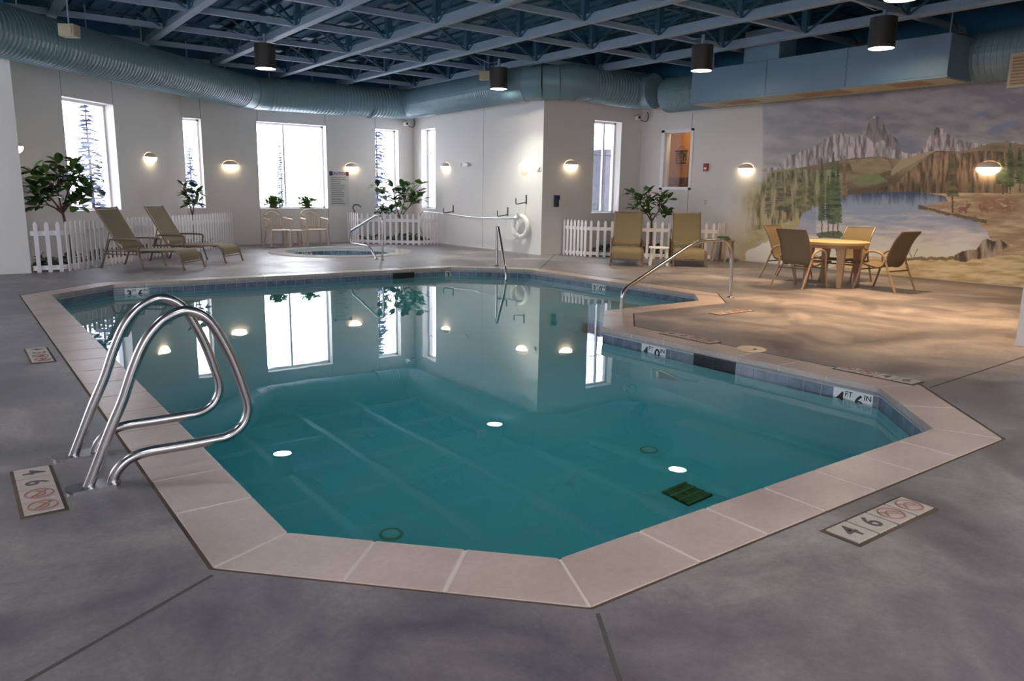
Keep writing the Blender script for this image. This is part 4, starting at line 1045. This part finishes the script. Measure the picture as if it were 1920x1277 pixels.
# ------------------------------------------------------------------ picket fences
def fence(label, pts, closed=False, h=0.80, sp=0.128, sps=None):
    pts = [Vector(p) for p in pts]; o0 = pts[0]
    t = thing('picket_fence', label, 'fence', (o0.x,o0.y,0)); rl = MB(); pk = None; r2 = MB()
    for i in range(len(pts)-1):
        a, b = pts[i]-o0, pts[i+1]-o0; d = b-a; l = d.length; d.normalize(); nn = Vector((d.y,-d.x)); an = math.atan2(d.y,d.x)
        s_ = sps[i] if sps else sp; k = max(1, int(l/s_)); st_ = l/k
        for z, m_ in ((0.62,rl),(0.07,r2)):
            c_ = (a+b)/2+nn*-0.012; m_.box((c_.x,c_.y,z),(l,0.022,0.075),rz=an)
        for j in range(k):
            q = a+d*(st_*(j+0.5))+nn*0.009; w2 = 0.029
            m = MB(); 
            pr = [(-w2,0.0),(w2,0.0),(w2,h-0.045),(w2*0.55,h-0.008),(0,h),(-w2*0.55,h-0.008),(-w2,h-0.045)]
            vs = []
            for yy in (-0.009,0.009):
                for xx,zz in pr: vs.append((xx,yy,zz))
            n_ = len(pr); fs = [tuple(range(n_)), tuple(reversed(range(n_,2*n_)))]+[(i_,n_+i_,n_+(i_+1)%n_,(i_+1)%n_) for i_ in range(n_)]
            if pk is None: m.add(vs, fs); pk = m.build('picket', 'picket_white', t)
            else: pk = pk.copy(); col.objects.link(pk)
            pk.parent = t; pk.location = (q.x,q.y,0.0); pk.rotation_euler = (0,0,an+PI if False else an)
    rl.build('rail', 'picket_white', t); r2.build('rail', 'picket_white', t); return t
Fa = Vector(FL(57,512)); Fb = Vector(FL(126,508.5)); Fc = Vector((4.0*S,14.0*S))
fence('long white picket fence along the slanted left wall', [(XC+0.03,Fa.y), Fb, (4.18*S,14.27*S-0.02)], sps=[0.155,0.128])
fence('white picket fence around the corner planter behind the spa', [(6.42*S,Y2-0.03),(6.41*S,13.70*S),(7.38*S,12.98*S),(X3-0.03,13.25*S)], sps=[0.12,0.145,0.15])
fence('white picket fence behind the two pool-facing loungers', [(8.40*S,Y4-0.03),(8.48*S,9.43*S),(9.84*S,7.88*S),(XM-0.03,8.00*S)], sps=[0.10,0.15,0.12])

# ------------------------------------------------------------------ plants
def leaf(g, p, d, up, ln, wd):
    d = Vector(d).normalized(); up = Vector(up); sd = d.cross(up)
    if sd.length < 1e-3: sd = d.cross(Vector((1,0,0)))
    sd.normalize(); n_ = sd.cross(d).normalized(); p = Vector(p)
    rows = [(0,0.08,0),(0.22,0.75,0.03),(0.5,1.0,0.04),(0.78,0.72,0.0),(1.0,0.04,-0.08)]
    vs = []
    for t_, w_r, cz in rows:
        c_ = p+d*(ln*t_)+n_*(ln*cz); vs += [c_-sd*(wd/2*w_r)+n_*(0.02*w_r*ln*2), c_, c_+sd*(wd/2*w_r)+n_*(0.02*w_r*ln*2)]
    fs = []
    for i in range(4):
        for j in range(2): a = i*3+j; fs.append((a,a+1,a+4,a+3))
    g.add(vs, fs)
def cluster(g, c_, n_, ln, rnd, wf=0.5, hub=None):
    for k_ in range(n_):
        a = rnd.uniform(0,2*PI); e = rnd.uniform(-0.5,1.0); d = Vector((math.cos(a)*math.cos(e),math.sin(a)*math.cos(e),math.sin(e)))
        l_ = ln*rnd.uniform(0.75,1.15); leaf(g, Vector(c_)+d*0.03, d, (rnd.uniform(-.4,.4),rnd.uniform(-.4,.4),1), l_, l_*wf)
def rubber_tree(label, base, tips, trunk_top, seed, ln=0.2, nl=8, fork=None):
    rnd = random.Random(seed); b = Vector(base); t = thing('rubber_tree', label, 'plant', (b.x,b.y,0))
    g = MB(); f = MB(); f2 = MB(); tt = Vector(trunk_top)-b
    g.tube(spline([(0,0,0),(0.01,0.0,tt.z*0.5),tuple(tt)],4), [0.030,0.030,0.029,0.028,0.026,0.024,0.023,0.022,0.02], 8)
    tp = [Vector(q)-b+Vector((rnd.uniform(-0.03,0.03),rnd.uniform(-0.16,0.16),0)) for q in tips]
    for q in tp: q.x = max(q.x, XC+0.25-b.x)
    srt = sorted(tp, key=lambda q: math.atan2(q.z-tt.z, q.x-tt.x)); k_ = 0
    nh = max(2, len(srt)//4); step = -(-len(srt)//nh)
    for c0_ in range(0, len(srt), step):
        grp = srt[c0_:c0_+step]; mean = sum(grp, Vector())/len(grp); hub = tt.lerp(mean, 0.5)
        g.tube(spline([tuple(tt*0.92), tuple(tt.lerp(hub,0.5)+Vector((0,0,-0.02))), tuple(hub)],4), [0.018]*4+[0.014]*5, 7)
        for q in grp:
            g.tube(spline([tuple(hub), tuple(hub.lerp(q,0.5)+Vector((0,0,0.02))), tuple(q)],3), [0.010]*3+[0.007]*4, 6)
            cluster(f if k_%4 else f2, q, nl, ln, rnd, 0.55); k_ += 1
            cluster(f, hub.lerp(q,0.6), nl//2, ln*0.9, rnd, 0.55)
    g.build('trunk', 'bark', t, smooth=True); f.build('foliage', 'leaf_dark', t, smooth=False)
    o2_ = f2.build('foliage', 'leaf_light', t, smooth=False); return t
Yp = 11.42*S
tips = [WY(*q,Yp) for q in ((62,322),(74,338),(58,362),(70,350),(86,326),(108,308),(112,326),(132,318),(146,305),(150,326),(138,342),(160,352),(176,356),(150,372),(136,380),(100,342),(84,352),(74,372),(60,386),(146,386),(122,336),(95,365))]
rubber_tree('tall branching rubber tree behind the fence before the left window', (1.24*S,Yp,0), tips, WY(116,392,Yp), 3, 0.22, 9)
Yp = 13.42*S
tips = [WY(*q,Yp) for q in ((346,350),(352,362),(366,352),(374,362),(356,376),(366,380),(350,386))]
p = WY(361,400,Yp); rubber_tree('small rubber tree before the slim window', (p[0],Yp,0), tips, p, 5, 0.19, 8)
Yp = 13.75*S
tips = [WY(*q,Yp) for q in ((714,352),(722,366),(736,352),(750,352),(754,366),(740,376),(726,388),(713,396),(752,386),(770,350),(784,346),(792,360),(796,374),(776,378),(786,370),(735,395))]
p = WY(750,405,Yp); rubber_tree('rubber tree in the corner planter behind the spa', (p[0],Yp,0), tips, p, 8, 0.24, 9)
Yp = 9.05*S
tips = [WY(*q,Yp) for q in ((1186,364),(1197,378),(1206,368),(1218,360),(1224,374),(1212,386),(1200,390),(1232,376),(1247,369),(1254,374),(1240,396),(1243,404),(1214,402))]
p = WY(1222,410,Yp); rubber_tree('rubber tree rising between the two pool-facing loungers', (p[0],Yp,0), tips, p, 11, 0.20, 8)
def ivy(label, poly, seed, n_=160, ln=0.10):
    rnd = random.Random(seed); xs = [q[0] for q in poly]; ysx = [q[1] for q in poly]; g = MB(); k_ = 0
    while k_ < n_:
        x_, y_ = rnd.uniform(min(xs),max(xs)), rnd.uniform(min(ysx),max(ysx))
        if not inpoly(np.array([x_]), np.array([y_]), poly)[0]: continue
        cluster(g, (x_,y_,rnd.uniform(0.04,0.16)), 4, ln, rnd, 0.75); k_ += 1
    o_ = g.build('ground_cover', 'ivy'); tag(o_, label, 'plant', kind='stuff')
    s_ = MB().prism(poly, 0.001, 0.03).build('planting_bed', 'soil'); tag(s_, label.replace('leafy green ground cover','dark soil bed'), 'soil')
ivy('leafy green ground cover behind the long left picket fence', [(XC+0.14,10.66*S),(1.2*S,10.92*S),(3.9*S,14.12*S),(3.6*S,14.12*S),(XC+0.14,11.30*S)], 21, 170)
ivy('leafy green ground cover in the corner planter', [(6.56*S,Y2-0.14),(6.56*S,13.84*S),(7.38*S,13.14*S),(X3-0.14,13.40*S),(X3-0.14,Y2-0.14)], 22, 110)
ivy('leafy green ground cover behind the right picket fence', [(8.58*S,Y4-0.14),(8.62*S,9.5*S),(9.86*S,8.12*S),(XM-0.14,8.20*S),(XM-0.14,Y4-0.14)], 23, 110)
for q, lab in (((512,384),'bushy potted plant at the left on the wide window sill'), ((576,384),'bushy potted plant at the right on the wide window sill')):
    zs_ = 0.66*S+0.012; p = WY(q[0], q[1], Y2+0.10); t = thing('sill_plant', lab, 'plant', (p[0], Y2+0.10, zs_), 0, 'potted plants on the wide sill')
    MB().lathe([(0,0),(0.055,0),(0.075,0.11),(0.065,0.11),(0,0.10)], n=20).build('pot', 'pot_clay', t, smooth=True)
    rnd = random.Random(q[0]); g = MB()
    for k_ in range(60):
        a = rnd.uniform(0,2*PI); rr_ = rnd.uniform(0,0.20)*(1 if math.sin(a) < 0.3 else 0.45); cluster(g, (rr_*1.15*math.cos(a), rr_*0.6*math.sin(a), 0.07+rnd.uniform(-0.05,0.15)), 4, 0.10, rnd, 0.75)
    g.build('foliage', 'leaf_light', t)

# ------------------------------------------------------------------ hook wall equipment
eq_x = X3
p = WX(874,309,X3)
t = thing('emergency_light', 'white twin head emergency light on the hook wall', 'emergency light', (X3,p[1],p[2]))
MB().boxp((-0.07,-0.10,-0.05),(-0.003,0.10,0.05)).build('housing', 'white_plastic', t, bevel=0.008)
for s in (-1,1):
    h_ = MB().lathe([(0,-0.03),(0.035,-0.03),(0.045,0.03),(0,0.03)], (0,0,0), n=16); h_.v = [(-0.06-v[2],s*0.15+v[1],-0.005+v[0]) for v in h_.v]
    h_.build('lamp_head', 'white_plastic', t, smooth=True)
    MB().tube([(-0.035,s*0.09,-0.01),(-0.045,s*0.14,-0.005)],0.012,8).build('head_arm', 'dark_grey', t)
p = WX(1011,314,X3)
t = thing('alarm_sounder', 'small round white alarm sounder near the wall corner', 'alarm', (X3,p[1],p[2]))
g = MB().lathe([(0,0.04),(0.05,0.04),(0.06,0.0)], n=20); g.v = [(-v[2]-0.003,v[1],v[0]) for v in g.v]; g.build('sounder_dome', 'white_plastic', t, smooth=True)
g = MB().boxp((-0.012,-0.075,-0.075),(-0.002,0.075,0.075)); g.build('sounder_plate', 'white_plastic', t, bevel=0.004)
def hook(label, pa, pb):
    a = WX(*pa,X3); b = WX(*pb,X3)
    t = thing('wall_hook', label, 'hook', (X3, (a[1]+b[1])/2, (a[2]+b[2])/2), 0, 'grey wall hooks for the rescue pole')
    ybk = 0.0
    MB().boxp((-0.012,-0.02,-0.06),(-0.001,0.02,0.14)).build('hook_plate', 'dark_grey', t)
    MB().tube(fillet([(-0.006,0,-0.03),(-0.30,0,-0.075),(-0.30,0,0.06)],0.04,4), 0.012, 8).build('hook_arm', 'dark_grey', t, smooth=True); return t
hook('grey wall hook holding the pole at its left end', (850,387),(850,402))
hook('grey wall hook holding the pole near its right end', (952,392),(952,408))
hook('highest grey wall hook, holding the life ring', (987,370),(987,384))
xh = X3-0.20
pl = [WX(*q,xh) for q in ((803,398),(850,402),(905,407),(950,406),(982,402))]
y0p = 13.62*S; y1p = 10.35*S
zA, zM, zB = 0.595*S, 0.565*S, 0.625*S
pts = spline([(xh,y0p,0.615*S),(xh,12.75*S,0.60*S),(xh,11.9*S,0.567*S),(xh,11.05*S,0.575*S),(xh,10.45*S,0.60*S)],8)
t = thing('rescue_pole', 'long thin white rescue pole lying across the wall hooks', 'pole', (xh,y0p,0.0))
MB().tube([p_-Vector((xh,y0p,0)) for p_ in pts], 0.016, 8).build('pole_shaft', 'aluminium', t, smooth=True)
hp = [(0,0,0.615*S),(0,0.12,0.60*S),(0.0,0.26,0.50*S),(0,0.25,0.33*S),(0.0,0.10,0.18*S),(0,0.0,0.14*S)]
MB().tube(spline(hp,6), 0.007, 6).build('crook', 'dark_grey', t, smooth=True)
p = WX(983,424,X3)
t = thing('life_ring', 'white life ring with rope hanging from the highest wall hook', 'life ring', (X3-0.11,p[1],p[2]-0.01))
an = 0.5
g = MB(); ring = [(math.sin(an)*-0.235*math.cos(2*PI*i/32)*0.3, 0.235*math.cos(2*PI*i/32), 0.235*math.sin(2*PI*i/32)) for i in range(32)]
g.tube(ring, 0.058, 12, closed=True); g.build('ring_body', 'white_plastic', t, smooth=True)
g = MB(); g.tube(spline([(-0.05,-0.02,0.40),(-0.07,0.05,0.30),(-0.08,0.03,0.12),(-0.08,-0.04,0.02),(-0.08,0.06,-0.14),(-0.09,0.16,-0.20),(-0.08,0.10,-0.28),(-0.08,-0.03,-0.2)],6), 0.012, 6)
g.tube(spline([(-0.05,0.02,0.40),(-0.09,0.0,0.26),(-0.09,0.10,0.1),(-0.09,0.14,-0.05),(-0.09,0.04,-0.19)],6), 0.012, 6)
g.build('rope', 'towel', t, smooth=True)
# corner crook loop
t = thing('body_hook', 'grey looped body hook leaning behind the corner fence', 'pool hook', (6.62*S,Y2-0.05,0))
MB().tube(spline([(-0.02,-0.05,0.0),(0.0,-0.02,0.5),(-0.04,0.0,0.78),(-0.10,0.0,0.90),(-0.06,0.0,0.985),(0.05,0.0,0.99),(0.14,0.0,0.93)],6), 0.014, 8).build('hook_loop', 'dark_grey', t, smooth=True)

# ------------------------------------------------------------------ small wall fittings
p = WY(1042,377,Y4)
t = thing('wall_phone', 'dark blue-grey wall phone below the sconce at the wall corner', 'phone', (p[0],Y4,p[2]))
MB().boxp((-0.06,-0.05,-0.13),(0.06,-0.003,0.04)).build('phone_base', 'dark_grey', t, bevel=0.008)
MB().boxp((-0.065,-0.08,0.03),(0.065,-0.003,0.13)).build('phone_handset', 'navy', t, bevel=0.012)
p = WY(1062,381,Y4)
t = thing('light_switch', 'small beige switch plate right of the wall phone', 'switch', (p[0],Y4,p[2]))
MB().boxp((-0.04,-0.01,-0.06),(0.04,-0.002,0.06)).build('switch_plate', 'sconce_shade', t, bevel=0.003)
MB().boxp((-0.01,-0.022,-0.02),(0.01,-0.01,0.02)).build('switch_toggle', 'sconce_shade', t)
p = WX(1325,314,XM)
t = thing('fire_alarm', 'small red fire alarm on the wall right of the amber window', 'fire alarm', (XM,p[1],p[2]))
MB().boxp((-0.05,-0.06,-0.08),(-0.003,0.06,0.085)).build('alarm_case', 'red', t, bevel=0.005)
MB().boxp((-0.062,-0.04,-0.045),(-0.05,0.03,0.0)).build('alarm_lens', 'white_plastic', t)
p = WX(1323,379,XM)
t = thing('wall_outlet', 'beige wall outlet plate below the fire alarm', 'outlet', (XM,p[1],p[2]))
MB().boxp((-0.01,-0.04,-0.06),(-0.002,0.04,0.06)).build('outlet_plate', 'sconce_shade', t, bevel=0.003)
MB().boxp((-0.013,-0.016,0.012),(-0.01,0.016,0.04)).boxp((-0.013,-0.016,-0.04),(-0.01,0.016,-0.012)).build('socket', 'grille_beige', t)
def camera_unit(label, loc, rz):
    t = thing('security_camera', label, 'camera', loc, rz)      # lens toward local -y
    MB().box((0,0.0,0),(0.10,0.24,0.09)).build('camera_body', 'white_plastic', t, bevel=0.012)
    g = MB().lathe([(0,0.012),(0.03,0.012),(0.034,0.0)], n=16); g.v = [(v[0],-0.12-v[2],v[1]) for v in g.v]; g.build('camera_lens', 'black', t)
    MB().box((0,-0.03,0.056),(0.12,0.28,0.01)).build('sun_shield', 'grille_beige', t)
    MB().tube([(0.03,0.08,0.03),(0.06,0.20,0.10)],0.018,8).build('bracket', 'dark_grey', t)
    MB().tube(spline([(0.05,0.1,0.0),(0.16,0.06,-0.07),(0.26,0.10,-0.04),(0.30,0.16,0.08),(0.28,0.2,0.16)],6),0.010,6).build('cable', 'dark_grey', t)
p = WX(1210,220,XM-0.35); camera_unit('white security camera under the duct beside the narrow window', (XM-0.36,Y4-0.21,p[2]), -0.5)
p = WY(763,238,Y2-0.3); camera_unit('white security camera in the back corner under the duct', (X3-0.35,Y2-0.21,3.18), -0.2)
for q, lab, zz in (((130,58),'beige box speaker hanging from the left end of the ceiling',2.62),((908,142),'beige box speaker hanging left of the corner ceiling light',2.80)):
    x, y = FL(q[0],q[1],zz*S); t = thing('ceiling_speaker', lab, 'speaker', (x,y,zz*S))
    MB().box((0,0,0),(0.22,0.20,0.17),rz=-0.6).build('speaker_case', 'grille_beige', t, bevel=0.01)
    MB().box((-0.06,-0.09,0),(0.16,0.012,0.12),rz=-0.6).build('speaker_grille', 'grille_beige', t)
    MB().tube([(0,0,0.08),(0,0,BZ-zz*S+0.1)],0.012,8).build('mount', 'beam_blue', t)

# caution sign
a = WY(617,321,Y2); b = WY(655,387,Y2); wd_ = b[0]-a[0]; hh = a[2]-b[2]
t = thing('caution_sign', 'tall pool rules notice with a dark CAUTION header on the back wall', 'sign', ((a[0]+b[0])/2, Y2, b[2]))
MB().boxp((-wd_/2,-0.010,0),(wd_/2,-0.002,hh)).build('sign_board', 'sign_face', t)
MB().boxp((-wd_/2,-0.014,hh-0.11),(-wd_/2+0.09,-0.0101,hh-0.0)).build('header_end', 'navy', t)
MB().boxp((wd_/2-0.08,-0.014,hh-0.11),(wd_/2,-0.0101,hh-0.0)).build('header_end', 'maroon', t)
text_obj('header_text', 'CAUTION', 0.105, 'navy', t, frame_mtx((0.0,-0.012,hh-0.055),(1,0,0),(0,-1,0)))
rnd = random.Random(2); g = MB(); z = hh-0.17
for k_ in range(15):
    g.boxp((-wd_/2+0.04,-0.0115,z),(-wd_/2+0.04+rnd.uniform(0.55,0.93)*(wd_-0.08),-0.0101,z+0.016)); z -= 0.048
g.build('text_lines', 'sign_line', t)
# gym-room window: room behind with amber wall, wood dado and hanging sign
g = MB(); X0 = XM+0.9; c_y0, c_y1 = 6.5*S, Y4-0.05+TH
g.boxp((X0,c_y0,0),(X0+0.05,c_y1,3.2)); g.boxp((XM+0.2,c_y1-0.04,0),(X0,c_y1,3.2)); g.boxp((XM+0.2,c_y0,0),(X0,c_y0+0.05,3.2)); g.boxp((XM+0.2,c_y0,3.2),(X0+0.05,c_y1,3.25)); 
struct(g.build('wall_side_room', 'orange_wall'))
struct(MB().boxp((XM+0.2,c_y0,-0.05),(X0+0.05,c_y1,0.0)).build('floor_side_room', 'concrete'))
ld = bpy.data.lights.new('side_room_lamp','AREA'); ld.energy = 5.0; ld.color = (1,0.84,0.62); ld.size = 0.4; lo = bpy.data.objects.new('side_room_lamp', ld); col.objects.link(lo); lo.location = (XM+0.5, yb+0.4, 3.1)
tl_ = thing('side_room_light', 'ceiling light of the amber side room', 'ceiling light', (XM+0.5, yb+0.4, 3.15)); mat('lens_dim', rgb(255,240,220), 0.5, emit=(1.0,0.86,0.62,1), es=2.0); MB().box((0,0,0.02),(0.42,0.42,0.04)).build('lamp_panel', 'lens_dim', tl_); lo.parent = tl_; lo.location = (0,0,-0.03)
p = WX(1285,337,X0-0.02); q = WX(1245,352,X0-0.02)
pd = MB().boxp((X0-0.03,c_y0+0.1,0.9),(X0-0.001,c_y1-0.1,WX(1270,333,X0)[2])); pd = pd.build('wood_panelling', 'wood_panel'); tag(pd, 'brown wood panelling seen through the amber window', 'panelling')
p = WX(1277,294,X0-0.02)
t = thing('hanging_plaque', 'dark lettered plaque hanging on the amber wall behind the window', 'plaque', (X0-0.012,p[1],p[2]))
MB().boxp((-0.012,-0.20,0.12),(0.0,0.20,0.15)).boxp((-0.012,-0.15,-0.17),(0.0,0.15,-0.14)).build('plaque_bars', 'black', t)
g = MB()
for yy, sh_ in ((0.11,((0,0,1,0),(0,0,0,1),(0,1,1,1),(1,1,1,0.5),(1,0.5,0,0.5))),(0.0,((0,0,0,1),(0,1,1,1),(0,0.5,1,0.5),(0,0,1,0))),(-0.11,((0,0,0,1),(0,1,0.5,0.5),(0.5,0.5,1,1),(1,1,1,0)))):
    for x0_,z0_,x1_,z1_ in sh_: g.bar((-0.006,yy+0.035-x0_*0.075,-0.10+z0_*0.19),(-0.006,yy+0.035-x1_*0.075,-0.10+z1_*0.19),0.02,0.010,up=(1,0,0))
g.build('plaque_lettering', 'black', t)
MB().tube(fillet([(-0.006,0.17,0.15),(-0.006,0,0.27),(-0.006,-0.17,0.15)],0.01,2),0.004,6).build('hanging_wire', 'dark_grey', t)

# ------------------------------------------------------------------ outdoors
g = MB(); g.prism([(X3+0.35,Y4+TH),(60,Y4+TH),(60,70),(-45,70),(-45,YC+0.4),(XL,YC+0.4),(XC-0.3,YC+0.4),(XC-0.3,XC+CD),(WXl-0.25,Y2+0.34),(X3+0.35,Y2+0.34)],-0.25,-0.05)
tag(g.build('snowy_ground', 'snow'), 'bright snowy ground outside the windows', 'ground')
def spruce(label, base, h, seed, r0):
    rnd = random.Random(seed); t = thing('spruce_tree', label, 'tree', (base[0],base[1],-0.05)); g = MB(); f = MB()
    g.tube([(0,0,0),(0,0,h*0.96)],[0.05,0.012],8); g.build('trunk', 'glare_trunk', t)
    k = int(h*9)
    for i in range(k):
        z = h*(0.06+0.92*i/k); rr_ = r0*(1-i/k)**0.85+0.08
        for j in range(9):
            a = rnd.uniform(0,2*PI); l_ = rr_*rnd.uniform(0.6,1.1); d = Vector((math.cos(a),math.sin(a),rnd.uniform(-0.35,0.1)))
            p_ = Vector((0,0,z)); 
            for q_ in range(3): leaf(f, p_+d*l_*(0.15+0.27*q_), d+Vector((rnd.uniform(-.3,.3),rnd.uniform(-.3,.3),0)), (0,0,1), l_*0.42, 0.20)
    f.build('needles', 'glare_needles', t); return t
q = ray(168,300); k_ = 21/q[1]; spruce('spruce tree outside the tall left window', (q[0]*k_, q[1]*k_), 3.45, 31, 0.62)
q = ray(356,300); k_ = 30/q[1]; spruce('small spruce outside the slim window', (q[0]*k_, q[1]*k_), 3.0, 32, 0.5)
q = ray(526,300); k_ = 36/q[1]; spruce('distant spruce outside the wide back window', (q[0]*k_, q[1]*k_), 3.6, 33, 0.4)
q = ray(707,330); k_ = 24/q[1]; t = spruce('spruce at the left of the corner window', (q[0]*k_, q[1]*k_), 4.4, 34, 0.6)
# outside the narrow window: grey block building with white window and a green lattice chair
q = ray(1147,300); k_ = 17.2/q[1]; bxp = Vector((q[0]*k_, 17.2))
t = thing('neighbour_building', 'grey block building seen through the narrow window', 'building', (bxp.x+1.2, 17.6, -0.05))
MB().boxp((-1.35,-0.3,0),(6.0,0.3,2.75)).build('building_wall', 'brick_grey', t)
MB().boxp((-1.45,-0.4,2.75),(6.1,0.4,2.95)).build('roof_edge', 'white_trim', t)
MB().boxp((-0.95,-0.33,0.9),(-0.35,-0.29,2.0)).build('window', 'white_trim', t)
q = ray(1119,385); k_ = (Y4+1.0)/q[1]
t = thing('lattice_chair', 'green lattice chair standing outside the narrow window', 'chair', (q[0]*k_, Y4+1.0, -0.05))
g = MB()
for i in range(6): g.bar((-0.25+i*0.1,0,0.45),(-0.25+i*0.1,0.05,1.2),0.02,0.02)
for i in range(7): g.bar((-0.27,0.0,0.5+i*0.11),(0.27,0.0,0.5+i*0.11),0.02,0.02)
g.build('backrest', 'green_chair', t); MB().box((0,-0.2,0.45),(0.55,0.5,0.04)).build('seat', 'green_chair', t)
for sx_ in (-1,1):
    for yy in (-0.42,0.02): MB().bar((sx_*0.25,yy,0.45),(sx_*0.25,yy,0),0.04,0.04).build('leg', 'green_chair', t)
bpy.context.view_layer.update()
